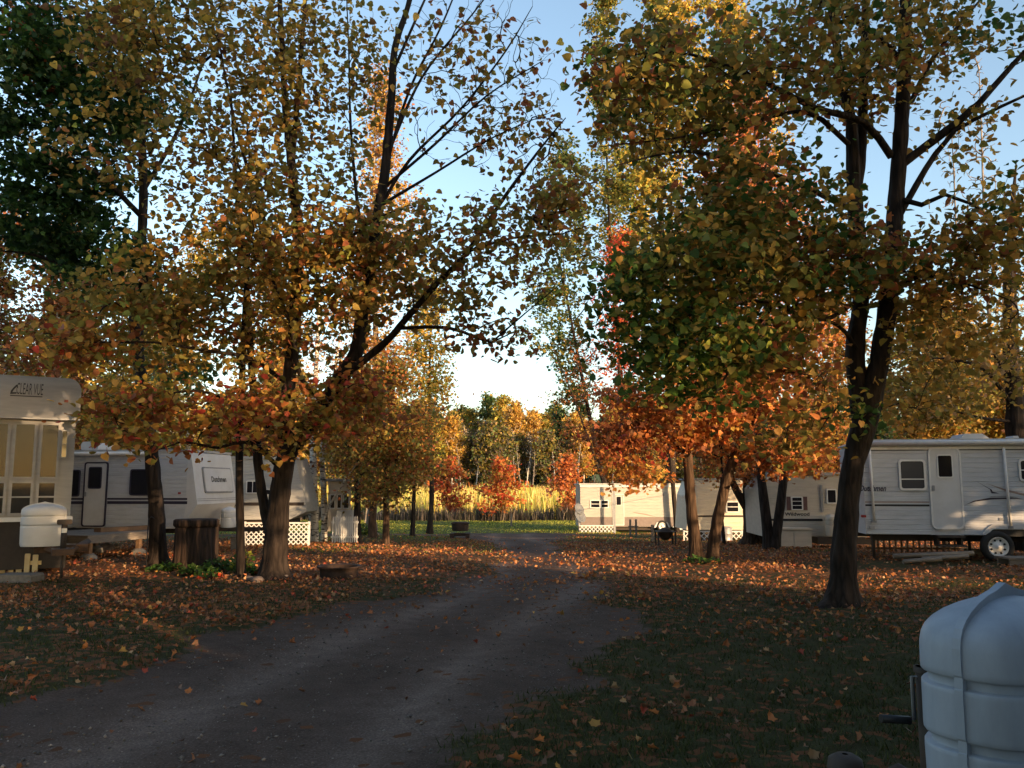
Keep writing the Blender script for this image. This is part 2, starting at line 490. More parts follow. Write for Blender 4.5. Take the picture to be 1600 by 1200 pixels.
def wild_tree(name, label, x, y, H, Rr, cb, n, k, pals, leaf=CLUMP, lsize=.2, bark=None, group=None, tr=None, seed=1, lean=0, nb=7, cat='tree',
              column=False, flat=.7, spread=.34, tip=.01, forks=3, z=None):
    """a whole tree by its measures: height, crown radius, height of the crown's foot"""
    g = np.random.default_rng(seed)
    z0 = gz1(x, y) if z is None else z
    tr = tr or max(.05, H * .009)
    base = np.array([x, y, z0 - .05])
    def pt(f, off=0): return (base[0] + lean * f * H + off * math.sin(5 * f + seed), base[1] + off * math.cos(4 * f), base[2] + f * H)
    trunk = [(pt(0), tr * 1.5), (pt(.03), tr * 1.1)] + [(pt(f, H * .008), tr * (1 - f) + .015) for f in (.15, .3, .5, .7, .88, .97)]
    limbs = [trunk]
    for j in range(forks):
        f = max(cb / H, .2) + (.12 + .5 * j / max(1, forks)) * (1 - cb / H); a = g.random() * 6.283 + j * 2.4
        p = np.array(pt(f, H * .008)); e = p + np.array([math.cos(a), math.sin(a), 1.3 if not column else 3]) * Rr * (.55 if not column else .3)
        e[2] = min(e[2], z0 + H * .97)
        m = (p + e) / 2 + np.array([math.cos(a), math.sin(a), 0]) * Rr * .1
        limbs.append([(tuple(p), tr * .45 * (1 - f) + .02), (tuple(m), tr * .3 * (1 - f) + .015), (tuple(e), .012)])
    bl = []
    hc = (H - cb)
    for j in range(nb):
        f = (j + .5) / nb
        w = math.sin(math.pi * min(1, .18 + .8 * f)) ** .7
        a = g.random() * 6.283
        off = Rr * w * (.45 if not column else .2) * (.4 + .6 * g.random())
        c = (base[0] + lean * H * .6 + off * math.cos(a), base[1] + off * math.sin(a), z0 + cb + f * hc)
        rr = Rr * w * (.55 + .25 * g.random())
        bl.append(dict(c=c, r=(rr, rr, hc / nb * (.9 + .5 * g.random())), n=max(3, n // nb), k=k, pal=pals))
    return build_tree(name, label, limbs, bl, leaf, lsize, bark, group, tip=tip, step=max(.4, H / 30), sides=8, cat=cat, seed=seed, spread=spread, flat=flat)
def copy_tree(root, loc, rz, s, label=None):
    r = root.copy(); COL.objects.link(r); r.location = loc; r.rotation_euler = (0, 0, rz); r.scale = (s, s, s * (.9 + .2 * random.random()))
    if label: r['label'] = label
    for ch in root.children:
        c = ch.copy(); COL.objects.link(c); c.parent = r
    return r
# ------------------------------------------------------------------ ground and lane
LY = [1.0, 3.0, 5.0, 5.6, 6.7, 9.0, 10.8, 12.5, 15.8, 18.5, 22, 26, 31, 36, 60]
LXL = [-3.0, -3.3, -3.4, -3.4, -3.5, -3.2, -2.65, -1.55, -.5, -.15, -.05, -.3, -1.0, -2.5, -2.5]
RY = [1.0, 3.0, 4.7, 5.6, 7.65, 9.2, 10.6, 12.1, 15.2, 19, 24, 30, 36, 60]
RXR = [-1.2, -1.0, -.62, -.12, .68, 1.35, 1.6, 1.45, 1.6, 1.5, 1.4, 1.5, 2.4, 2.4]
def wob(x, y): return .22 * np.sin(y * 1.9 + x) + .14 * np.sin(y * 4.3 + 1 + x * 2.2) + .1 * np.sin(x * 3.1 - y * 2.0)
def lane_mask(x, y):
    x, y = np.asarray(x, float), np.asarray(y, float)
    w = wob(x, y)
    soft = np.where(y < 12, .45, .8)
    m = np.clip(np.minimum(x - np.interp(y, LY, LXL), np.interp(y, RY, RXR) - x) / soft + .5 + w / soft * .8, 0, 1)
    m *= (y > -3) & (y < 44)
    yc = 42.3 + (x + 2) * .05
    cross = np.clip((3.0 - np.abs(y - yc) + w * 2) / 1.2, 0, 1) * np.clip((6 - x) / 3, 0, 1) * (x > -60)
    return np.maximum(m, cross)
def litter(x, y):
    """how thickly fallen leaves lie, 0..1"""
    x, y = np.asarray(x, float), np.asarray(y, float)
    d = np.interp(y, [0, 3, 6.5, 9, 10.5, 12.5, 20, 28, 33, 40, 66], [.5, .5, .34, .32, .42, .95, 1.0, .75, .4, .2, .08])
    left = np.interp(y, [0, 4, 6, 9, 12, 20, 28, 36], [.25, .35, .45, .7, 1.0, 1.0, .55, .12]) 
    d = np.where(x < -2.2, left, d)
    d = d * np.where((x > 6) & (y < 18.5) & (y > 17), .3, 1)
    lm = lane_mask(x, y)
    ld = np.interp(y, [0, 8, 11, 14, 19, 24, 36], [.03, .05, .10, .3, .26, .08, .02])
    d = d * (1 - lm) + ld * lm
    return np.clip(d * (.75 + .35 * np.sin(x * .9 + y * .7) * np.sin(y * .8 - x * .5)), 0, 1)
def soil_mat(name):
    m, nt, b, o = nodes(name)
    L = nt.links.new
    geo = N(nt, 'ShaderNodeNewGeometry')
    ln = N(nt, 'ShaderNodeAttribute', attribute_name='lane'); li = N(nt, 'ShaderNodeAttribute', attribute_name='litter')
    def noise(s, d=6, r=.6):
        n = N(nt, 'ShaderNodeTexNoise'); n.inputs['Scale'].default_value = s; n.inputs['Detail'].default_value = d; n.inputs['Roughness'].default_value = r
        L(geo.outputs['Position'], n.inputs['Vector']); return n
    big, mid, fine = noise(.6, 4), noise(5, 6), noise(60, 4, .7)
    # gravel: packed grey-brown grit with pale stones
    grit = ramp(nt, fine.outputs['Fac'], [(.30, (.076, .055, .044)), (.52, (.128, .097, .080)), (.70, (.215, .172, .143))])
    patch = ramp(nt, mid.outputs['Fac'], [(.3, (.75, .72, .7)), (.7, (1.12, 1.1, 1.1))])
    gm = N(nt, 'ShaderNodeMixRGB', blend_type='MULTIPLY'); gm.inputs[0].default_value = 1
    L(grit.outputs[0], gm.inputs[1]); L(patch.outputs[0], gm.inputs[2])
    tka = N(nt, 'ShaderNodeAttribute', attribute_name='track')
    tkr = ramp(nt, tka.outputs['Fac'], [(0, (.72, .68, .66)), (1, (1.25, 1.25, 1.27))])
    gm2 = N(nt, 'ShaderNodeMixRGB', blend_type='MULTIPLY'); gm2.inputs[0].default_value = 1; L(gm.outputs[0], gm2.inputs[1]); L(tkr.outputs[0], gm2.inputs[2])
    bgp = ramp(nt, big.outputs['Fac'], [(.35, (.8, .78, .76)), (.65, (1.12, 1.12, 1.12))])
    gm = N(nt, 'ShaderNodeMixRGB', blend_type='MULTIPLY'); gm.inputs[0].default_value = 1; L(gm2.outputs[0], gm.inputs[1]); L(bgp.outputs[0], gm.inputs[2])
    # grass: short worn turf
    gr = ramp(nt, fine.outputs['Fac'], [(.3, (.024, .027, .010)), (.7, (.066, .068, .024))])
    gt = ramp(nt, mid.outputs['Fac'], [(.35, (.75, .62, .5)), (.62, (1.0, 1.0, 1.0))])
    g2 = N(nt, 'ShaderNodeMixRGB', blend_type='MULTIPLY'); g2.inputs[0].default_value = 1
    L(gr.outputs[0], g2.inputs[1]); L(gt.outputs[0], g2.inputs[2])
    # lusher grass down by the pond, its green brightened as if sunlit
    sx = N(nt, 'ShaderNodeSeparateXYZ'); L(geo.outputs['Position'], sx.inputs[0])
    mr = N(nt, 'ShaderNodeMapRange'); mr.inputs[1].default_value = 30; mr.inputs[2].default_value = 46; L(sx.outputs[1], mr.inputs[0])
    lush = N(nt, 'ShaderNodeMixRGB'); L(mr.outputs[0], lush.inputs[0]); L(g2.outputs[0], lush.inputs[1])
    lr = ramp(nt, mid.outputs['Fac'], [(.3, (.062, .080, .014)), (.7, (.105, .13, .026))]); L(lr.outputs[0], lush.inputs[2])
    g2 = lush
    # lane edge broken up by noise
    e = N(nt, 'ShaderNodeMath', operation='MULTIPLY_ADD'); e.inputs[1].default_value = 1.5; e.inputs[2].default_value = -.75; L(mid.outputs['Fac'], e.inputs[0])
    es = N(nt, 'ShaderNodeMath', operation='ADD'); L(ln.outputs['Fac'], es.inputs[0]); L(e.outputs[0], es.inputs[1])
    er = ramp(nt, es.outputs[0], [(.38, (0, 0, 0)), (.62, (1, 1, 1))])
    mx = N(nt, 'ShaderNodeMixRGB'); L(er.outputs[0], mx.inputs[0]); L(g2.outputs[0], mx.inputs[1]); L(gm.outputs[0], mx.inputs[2])
    # matted, crumbled leaf litter between the leaves that are modelled
    v = N(nt, 'ShaderNodeTexVoronoi'); v.inputs['Scale'].default_value = 13; v.inputs['Randomness'].default_value = 1; L(geo.outputs['Position'], v.inputs['Vector'])
    lc = ramp(nt, v.outputs['Color'], [(0, (.07, .035, .018)), (.35, (.17, .065, .025)), (.6, (.25, .10, .035)), (.85, (.32, .16, .05)), (1, (.12, .06, .03))])
    v2 = N(nt, 'ShaderNodeSeparateColor'); L(v.outputs['Color'], v2.inputs[0])
    th = N(nt, 'ShaderNodeMath', operation='LESS_THAN'); 
    sc = N(nt, 'ShaderNodeMath', operation='MULTIPLY'); sc.inputs[1].default_value = .8; L(li.outputs['Fac'], sc.inputs[0])
    L(v2.outputs[1], th.inputs[0]); L(sc.outputs[0], th.inputs[1])
    m3 = N(nt, 'ShaderNodeMixRGB'); L(th.outputs[0], m3.inputs[0]); L(mx.outputs[0], m3.inputs[1]); L(lc.outputs[0], m3.inputs[2])
    L(m3.outputs[0], b.inputs['Base Color'])
    b.inputs['Roughness'].default_value = .95; b.inputs['Specular IOR Level'].default_value = .15
    hs = N(nt, 'ShaderNodeMath', operation='ADD'); L(fine.outputs['Fac'], hs.inputs[0]); L(mid.outputs['Fac'], hs.inputs[1])
    bp = N(nt, 'ShaderNodeBump'); bp.inputs['Strength'].default_value = .6; bp.inputs['Distance'].default_value = .03
    L(hs.outputs[0], bp.inputs['Height']); L(bp.outputs[0], b.inputs['Normal'])
    return m
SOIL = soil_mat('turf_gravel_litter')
def make_ground():
    a = np.concatenate([np.arange(-42, 42.01, .22), np.arange(48, 312.1, 6)])
    a = np.radians(a)
    r = np.concatenate([[.0], np.geomspace(.9, 900, 330)])
    A, RR = np.meshgrid(a, r)
    x, y = RR * np.sin(A), RR * np.cos(A)
    z = gz(x, y)
    lm = lane_mask(x, y); lt = litter(x, y)
    mid = .5 * (np.interp(y, LY, LXL) + np.interp(y, RY, RXR)); 
    tk = np.exp(-((np.abs(x - mid + .12 * np.sin(y * .8)) - .8) / .32) ** 2) * (y < 44)
    z = z - .018 * lm * (y < 40) * np.exp(-((np.abs(x - mid + .1 * np.sin(y)) - .75) / .25) ** 2)
    z = z - .03 * lm * (y < 40) + .012 * np.sin(x * 9) * np.sin(y * 8) * (1 - lm) * (RR < 25)
    V = np.stack([x, y, z], -1).reshape(-1, 3)
    na = len(a); i = np.arange(len(r) - 1)[:, None]; k = np.arange(na)[None, :]; l = (k + 1) % na
    q = np.stack([i * na + k, (i + 1) * na + k, (i + 1) * na + l, i * na + l], -1).reshape(-1, 4)[:, ::-1]
    fm = lm.ravel()[q].mean(1) > .5
    for nm, sel in (('lawn', ~fm), ('gravel_lane', fm)):
        qq = q[sel]; used, inv = np.unique(qq, return_inverse=True)
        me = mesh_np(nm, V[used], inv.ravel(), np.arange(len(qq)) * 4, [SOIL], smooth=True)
        for an, arr in (('lane', lm), ('litter', lt * (1 - .7 * tk * lm)), ('track', tk)):
            t = me.attributes.new(an, 'FLOAT', 'POINT'); t.data.foreach_set('value', np.ascontiguousarray(arr.ravel()[used], np.float32))
        tag(link(nm, me), kind='structure')
make_ground()

# pond behind the near reeds
pm, pnt, pb, po = nodes('pond_water')
pb.inputs['Base Color'].default_value = (.02, .025, .02, 1); pb.inputs['Roughness'].default_value = .06
pz = N(pnt, 'ShaderNodeTexNoise'); pz.inputs['Scale'].default_value = 3
pbp = N(pnt, 'ShaderNodeBump'); pbp.inputs['Strength'].default_value = .08; pnt.links.new(pz.outputs['Fac'], pbp.inputs['Height']); pnt.links.new(pbp.outputs[0], pb.inputs['Normal'])
tag(MB().add([(-90, 66.5, -1.33), (90, 66.5, -1.33), (90, 87, -1.33), (-90, 87, -1.33)], [(0, 1, 2, 3)]).build('pond', pm), kind='structure')

# ------------------------------------------------------------------ reeds and marsh grass
def reeds(name, label, n, xr, yr, h, w, pals, seed, lean=.18, bend=.25, zoff=0, dens=None):
    g = np.random.default_rng(seed)
    x = g.uniform(*xr, n); y = yr[0] + (yr[1] - yr[0]) * g.random(n)
    clump = .5 + .5 * np.sin(x * .7 + seed) * np.sin(x * .23 + y * .3)
    hh = h * (.45 + .6 * g.random(n)) * (.72 + .4 * clump) * (1 + .12 * np.sin(x * .31 + seed * 2))
    z = np.maximum(gz(x, y), -1.4) - .05 + zoff
    if y.max() < 66:
        k = lane_mask(x, y) < .3; x, y, hh, z = x[k], y[k], hh[k], z[k]; n = len(x)
    cs, ws = pal(pals)
    col = cs[g.choice(len(cs), size=n, p=ws)] * np.exp(g.normal(size=(n, 1)) * .25)
    a = g.uniform(0, np.pi, n); dx, dy = np.cos(a) * w / 2, np.sin(a) * w / 2
    lx, ly = g.normal(size=n) * lean * hh, g.normal(size=n) * lean * hh
    b0 = np.stack([x - dx, y - dy, z], -1); b1 = np.stack([x + dx, y + dy, z], -1)
    m0 = np.stack([x - dx + lx * .35, y - dy + ly * .35, z + hh * .6], -1); m1 = np.stack([x + dx + lx * .35, y + dy + ly * .35, z + hh * .6], -1)
    t = np.stack([x + lx, y + ly, z + hh], -1)
    V = np.stack([b0, b1, m1, m0, t], 1).reshape(-1, 3)
    o = np.arange(n)[:, None] * 5
    loops = np.concatenate([o + np.array([[0, 1, 2, 3]]), o + np.array([[3, 2, 4]])], 1).ravel()
    starts = (np.arange(n)[:, None] * 7 + np.array([[0, 4]])).ravel()
    me = mesh_np(name, V, loops, starts, [LEAFM], colors=np.repeat(col, 5, 0))
    return tag(link(name, me), label, 'reeds', kind='stuff')
C.update(straw=(.74, .56, .20), reedgreen=(.42, .42, .08), grey=(.12, .098, .08), darkreed=(.04, .04, .025), plume=(.27, .215, .17))
reeds('cattail_reeds', 'grey brown cattail reeds standing along the near edge of the pond', 15000, (-42, 42), (65.5, 70.5), 1.55, .05, 'grey5 darkreed5 plume2', 3)  # reed colours darkened for the shade over this near row
reeds('marsh_reeds', 'sunlit yellow green reeds filling the marsh beyond the pond', 42000, (-90, 90), (86, 138), 2.5, .10, 'straw4 reedgreen4 yellow1', 4)
reeds('marsh_shrubs', 'brown sedge and low brush at the foot of the far wood', 9000, (-110, 110), (138, 150), 2.6, .2, 'rust2 brown3 grey3', 5)

reeds('pond_grass', 'bright green mown grass on the far lawn before the reeds', 42000, (-34, 6), (45.5, 65.5), .13, .05, 'lime4 reedgreen3 green2', 6, lean=.3)['category'] = 'grass'
reeds('lawn_grass', 'thin green grass among the leaves in the middle distance', 14000, (-9, 9), (22, 39), .10, .03, 'lime2 green3 olive2', 8, lean=.3)['category'] = 'grass'
# ------------------------------------------------------------------ the wood across the pond
FG = 'trees of the wood across the pond'
protos = []
fp = [('yellow green aspen with a bare pale stem in the far wood', 15, 2.8, 4.5, 'lime3 yellow2 olive2', BIRCH, 1, 0),
      ('golden aspen catching the low sun in the far wood', 15, 3.0, 4.5, 'gold3 yellow2 tan2', BIRCH, 2, 0),
      ('broad dark green hardwood crown in the far wood', 16, 4.2, 4.5, 'sage3 olive3 green2', BARK3, 3, 1),
      ('grey green leafy tree in the shaded far wood', 12, 3.2, 2.2, 'sage3 olive3 grey2 tan1', BARK3, 4, 0),  # palette greyed and lightened in place of haze
      ('dark conifer green tree of the far wood', 15, 2.6, 1.8, 'pine3 sage1 dark1', BARK, 5, 0),
      ('nearly bare pale grey tree in the far wood', 13, 2.6, 3.5, 'tan1 grey2', BIRCH, 6, 0)]
g0 = np.random.default_rng(42)
spots = []
for i in range(248):
    row = i % 4
    X = -100 + 200 * (i // 4 + g0.random() * .9) / 62; Y = 148 + row * 9 + g0.normal() * 2.2
    spots.append((X * (.9 + row * .06), Y, row))
plist = [None] * 6
for X, Y, row in spots:
    k = int(g0.choice(6, p=[[.18, .14, .02, .46, .04, .16], [.24, .2, .08, .32, .06, .10], [.22, .28, .2, .2, .08, .02], [.16, .3, .3, .14, .1, 0]][row]))
    z = gz1(X, Y)
    nm = ['aspen_tree', 'golden_aspen', 'hardwood_tree', 'grey_tree', 'conifer_tree', 'bare_tree'][k]
    s = .84 + .18 * g0.random() + row * .07
    if plist[k] is None:
        lb, H, Rr, cb, pl, bk, sd_, fk = fp[k]
        plist[k] = wild_tree(nm, lb, X, Y, H, Rr, cb, 100, 54 if k < 5 else 9, pl, CLUMP, .42 if k < 5 else .25, bk, FG + ': ' + nm.replace('_', ' '), seed=sd_ + 20, nb=9, spread=.5, tr=.13, tip=.02, forks=5)
        plist[k].scale = (s, s, s)
    else:
        copy_tree(plist[k], (X, Y, z - .05), g0.random() * 6.28, s)
for i in range(12):  # added stand of trees that shades the foot of the far wood
    X, Y = 27 + i * 5.2, 106 + 14 * g0.random()
    copy_tree(plist[(3, 4, 2)[i % 3]], (X, Y, gz1(X, Y) - .05), g0.random() * 6.28, .78 + .15 * g0.random())
for i in range(11):
    X, Y = -62 + i * 5 + 2 * g0.random(), 54 + 8 * g0.random()
    copy_tree(plist[(3, 0, 2, 3, 1)[i % 5]], (X, Y, gz1(X, Y) - .05), g0.random() * 6.28, .8 + .2 * g0.random())['group'] = 'trees behind the left hand trailers'
# bare pale stems at the wood's edge
for i, px in enumerate((722, 742, 748, 806, 816, 822, 832, 868, 884, 900)):
    p = at(px, 755, 143 + (i % 3) * 2)
    H = [9, 10, 7.5, 7, 9, 10, 8, 7.5, 10, 9][i]
    wild_tree('dead_tree', 'leafless pale stem standing at the edge of the far wood', p.x, p.y, H, .9 + .3 * (i % 3), 2.5, 26, 0, 'tan', CLUMP, .2, BIRCH if i % 2 else BARK3,
              'leafless stems at the edge of the far wood', tr=.11, seed=300 + i, lean=(-.12, .1, .05, -.06)[i % 4], column=True, tip=.025)
# young red maples at the pond
for i, (px, top, D, hw, pl, lb) in enumerate(((698, 720, 70, 1.9, 'scarlet2 flame2 orange2 rust1', 'young red maple left of the other two at the pond edge'),
                                    (783, 721, 66, 2.3, 'scarlet2 flame2 orange2 gold2', 'brightest red and orange young maple in the middle of the pond edge'),
                                    (886, 711, 68, 1.7, 'flame2 orange3 pink1 rust1', 'narrow copper orange young maple beside the small white trailer'))):
    p = at(px, 800, D); zg = gz1(p.x, p.y); top_z = at(px, top, D).z
    wild_tree('young_maple', lb, p.x, p.y, top_z - zg, hw * 1.1, 1.0, 85, 20, pl, CLUMP, .25, BARK, 'young red maples at the pond edge', tr=.06, seed=60 + i, nb=9, spread=.3, tip=.006)

# ------------------------------------------------------------------ trees among the trailers, behind the front rows
def crown_tree(name, label, px, D, top, bot, hw, n, k, pals, lsize=.16, bark=BARK, leaf=CLUMP, group=None, seed=1, dx=0, **kw):
    """D metres ahead; top/bot/hw: the crown as seen in the photo"""
    p = at(px + dx, 800, D); zg = gz1(p.x, D); s = D / FOC
    return wild_tree(name, label, p.x, D, at(px, top, D).z - zg, hw * s, at(px, bot, D).z - zg, n, k, pals, leaf, lsize, bark, group, seed=seed, **kw)
BT = [
 ('poplar_tree', 'tall yellow green poplar rising behind the right hand maples', 1045, 58, -90, 430, 135, 380, 60, 'lime4 yellow4 olive2 sage1', .26, dict(nb=12, seed=1)),
 ('poplar_tree', 'narrow grey green poplar beside the gap of open sky', 985, 56, -20, 420, 66, 190, 50, 'sage3 olive3 lime2', .22, dict(nb=12, seed=2, lean=-.04, tr=.16)),
 ('poplar_tree', 'broad yellow poplar high behind the right hand tree', 1175, 60, -60, 420, 95, 240, 52, 'yellow4 lime3 gold2 olive1', .27, dict(nb=10, seed=31)),
 ('red_maple', 'scarlet maple glowing between the dark crowns right of the sky gap', 990, 52, 370, 640, 62, 110, 44, 'red3 flame3 scarlet2 orange1', .19, dict(nb=8, seed=3, lean=-.07)),
 ('ash_tree', 'dark green loose crown at the right edge of the sky gap', 965, 54, 235, 620, 68, 190, 44, 'sage4 green2 olive2', .23, dict(nb=9, seed=4, lean=-.22, tr=.15)),
 ('thin_tree', 'half bare dark twiggy tree reaching into the low sky', 970, 50, 520, 690, 75, 100, 14, 'rust3 brown3 orange1', .13, dict(nb=6, seed=5, lean=-.36, tr=.09)),
 ('copper_maple', 'half bare pinkish orange maple behind the two stemmed tree', 1205, 32, 160, 660, 120, 300, 38, 'pink5 flame2 orange3 rust1', .15, dict(nb=10, seed=6, bark=BARK3, tip=.008)),
 ('gold_tree', 'sunlit golden tree behind the big left tree', 580, 42, 120, 640, 90, 260, 40, 'gold3 tan2 orange2 yellow2', .17, dict(nb=11, seed=7, bark=BARK3)),
 ('yellow_tree', 'bright yellow tree at the left edge of the sky gap', 672, 46, 430, 650, 58, 130, 44, 'yellow4 lime3 gold1', .18, dict(nb=7, seed=8)),
 ('oak_tree', 'rusty brown and olive young oak on a straight stem above the lawn', 604, 27, 560, 766, 88, 230, 44, 'rust2 gold2 olive4 orange1 sage1', .11, dict(nb=10, seed=9, bark=BARK2, tr=.1)),
 ('oak_tree', 'olive and rust young tree by the white picket fence', 560, 30, 575, 770, 70, 140, 40, 'olive4 rust2 gold2', .11, dict(nb=8, seed=10, tr=.13)),
 ('oak_tree', 'green gold young tree with a sunlit stem behind the lawn', 583, 36, 640, 766, 90, 140, 40, 'gold2 olive3 sage2 orange1', .13, dict(nb=8, seed=11, bark=BARK2, tr=.17)),
 ('oak_tree', 'amber sapling leaning toward the pond', 645, 38, 640, 752, 58, 110, 38, 'gold3 orange3 olive2 yellow1', .14, dict(nb=8, seed=12, tr=.1)),
 ('birch_tree', 'yellow green birch behind the white trailer with black stripes', 285, 36, 370, 750, 105, 220, 40, 'lime2 gold2 olive4 yellow1', .14, dict(nb=10, seed=13, bark=BIRCH)),
 ('birch_tree', 'thin leaved orange birch with white stems above the tall grey trailer', 75, 33, 360, 720, 105, 260, 36, 'orange2 rust3 brown2 olive3', .19, dict(nb=9, seed=14, bark=BIRCH)),
 ('birch_tree', 'olive green birch left of the leaning dark trunk', 175, 35, 400, 750, 100, 240, 44, 'olive4 sage3 gold2', .14, dict(nb=9, seed=15, bark=BIRCH)),
 ('birch_tree', 'brown leaved birch far left behind the tall grey trailer', -30, 36, 340, 750, 110, 230, 42, 'rust2 olive3 brown2', .2, dict(nb=9, seed=16, bark=BIRCH)),
 ('maple_tree', 'rust and olive maple behind the grey trailer', 415, 37, 420, 750, 95, 190, 40, 'olive3 rust2 gold2', .15, dict(nb=9, seed=17)),
 ('maple_tree', 'olive gold maple behind the long white trailer', 1475, 26, 475, 700, 110, 280, 42, 'olive3 gold3 tan2 lime1', .14, dict(nb=10, seed=18)),
 ('maple_tree', 'golden brown tree between the two right hand trailers', 1310, 34, 480, 760, 95, 220, 40, 'gold3 olive2 orange2 rust1', .15, dict(nb=9, seed=19)),
 ('maple_tree', 'low yellow tree behind the long white trailer roof', 1590, 26, 560, 720, 90, 170, 40, 'gold3 olive3 yellow1', .15, dict(nb=7, seed=20)),
 ('bare_poplar', 'tall leafless pale poplar at the far right', 1572, 40, 90, 700, 66, 330, 0, 'tan', .1, dict(nb=11, seed=21, bark=BARK3, column=True, tip=.014, tr=.12, forks=6)),
 ('bare_poplar', 'slender leafless poplar left of the tall one at far right', 1518, 43, 170, 700, 50, 220, 0, 'tan', .1, dict(nb=9, seed=22, bark=BARK3, column=True, tip=.014, tr=.1, forks=6)),
 ('orange_maple', 'deep orange maple low behind the two stemmed tree', 1130, 27, 560, 740, 85, 170, 40, 'orange4 flame2 rust2 gold1', .11, dict(nb=7, seed=23)),
 ('orange_maple', 'rusty red maple leaning over the small white trailer', 1000, 50, 610, 745, 75, 120, 34, 'rust3 red2 orange3 gold1', .11, dict(nb=6, seed=24)),
 ('yellow_tree', 'small yellow leaved tree over the cream trailer', 1020, 49, 655, 760, 60, 80, 30, 'yellow3 gold3 lime1', .12, dict(nb=5, seed=25)),
]
for nm, lb, px, D, top, bot, hw, n, k, pl, ls_, kw in BT:
    crown_tree(nm, lb, px, D, top, bot, hw, n, k, pl, lsize=ls_, **kw)
# ------------------------------------------------------------------ the front trees
def base(px, py, r): 
    p = ground(px, py); return p.y
# big left tree
d = base(428, 905, 0)
L1 = [
 limb((428, 910, d, .40), (429, 897, d, .28), (430, 875, d, .222), (433, 820, d, .19), (439, 760, d, .172), (448, 715, d - .05, .165), (470, 680, d - .1, .15), (505, 637, d - .2, .14), (533, 590, d - .3, .14),
      (557, 550, d - .3, .12), (567, 483, d - .3, .11), (577, 427, d - .3, .10), (590, 340, d - .3, .09), (602, 262, d - .3, .085), (612, 150, d - .3, .07), (617, 75, d - .3, .06), (640, 0, d - .3, .045), (655, -90, d - .3, .02)),
 limb((444, 730, d, .13), (449, 660, d + .1, .135), (450, 610, d + .1, .12), (460, 517, d + .1, .11), (463, 450, d + .1, .10), (467, 383, d + .1, .09), (456, 262, d + .1, .08), (445, 150, d + .1, .06), (437, 0, d + .1, .045), (430, -110, d, .02)),
 limb((456, 262, d + .1, .055), (468, 120, d + .2, .05), (477, 0, d + .3, .035), (485, -100, d + .3, .015)),
 limb((533, 590, d - .3, .075), (600, 537, d - .5, .062), (633, 500, d - .7, .054), (683, 443, d - 1, .046), (730, 393, d - 1.2, .036), (794, 300, d - 1.5, .03), (850, 225, d - 1.7, .018), (884, 184, d - 1.8, .008)),
 limb((620, 513, d - .6, .035), (700, 512, d - .9, .03), (768, 535, d - 1.1, .02), (800, 520, d - 1.2, .008)),
 limb((768, 535, d - 1.1, .018), (820, 490, d - 1.4, .012), (880, 440, d - 1.6, .006)),
 limb((730, 393, d - 1.2, .03), (800, 372, d - 1.5, .022), (880, 365, d - 1.8, .012), (920, 352, d - 1.9, .006)),
 limb((590, 330, d - .3, 0.036), (640, 250, d - .5, 0.029), (720, 170, d - .8, 0.020), (790, 80, d - 1, .016), (832, 10, d - 1.1, .006)),
 limb((604, 290, d - .3, 0.032), (680, 225, d - .7, 0.024), (760, 150, d - 1, 0.016), (848, 95, d - 1.2, .007)),
 limb((602, 262, d - .3, 0.032), (640, 140, d - .5, 0.025), (690, 40, d - .7, 0.018), (730, -60, d - .8, .01)),
 limb((606, 240, d - .3, 0.032), (660, 120, d - .2, 0.025), (740, 20, d - .1, 0.016), (800, -60, d, .01)),
 limb((596, 320, d - .3, 0.032), (680, 270, d - .8, 0.023), (770, 215, d - 1.3, 0.014), (862, 175, d - 1.5, .006)),
 limb((615, 110, d - .3, .03), (650, 30, d - .4, .025), (700, -80, d - .4, .01)),
 limb((577, 427, d - .3, .04), (560, 330, d - .1, .035), (548, 200, d, .025), (545, 80, d, .015), (540, -40, d, .008)),
 limb((465, 420, d + .1, .05), (430, 385, d, .045), (395, 290, d - .2, .035), (360, 160, d - .3, .025), (335, 20, d - .4, .012)),
 limb((450, 600, d + .1, .045), (390, 560, d - .5, .04), (320, 548, d - 1.2, .03), (240, 535, d - 1.7, .02), (130, 535, d - 2.2, .008)),
 limb((440, 735, d, .04), (390, 690, d - .6, .035), (340, 700, d - 1.2, .025), (285, 690, d - 1.7, .016), (240, 705, d - 2, .007)),
 limb((448, 690, d, .04), (380, 640, d - .8, .03), (300, 610, d - 1.6, .02), (190, 640, d - 2.2, .008)),
 limb((510, 632, d - .2, .05), (470, 590, d - .8, .045), (455, 510, d - 1.1, .035), (420, 420, d - 1.4, .022), (400, 330, d - 1.6, .01)),
 limb((465, 400, d + .1, .045), (520, 390, d - .3, .035), (590, 340, d - .8, .02), (660, 320, d - 1.1, .008)),
 limb((425, 842, d + .1, .10), (413, 790, d + .2, .088), (404, 730, d + .2, .08), (399, 650, d + .2, .07), (392, 560, d + .2, .06), (385, 440, d + .1, .05), (370, 300, d, .035), (360, 130, d, .015)),
]
U = 'olive7 gold4 yellow1 brown1'; M_ = 'olive6 gold5 orange1 rust1 lime1'; LO = 'orange2 gold4 rust2 olive4 red1'
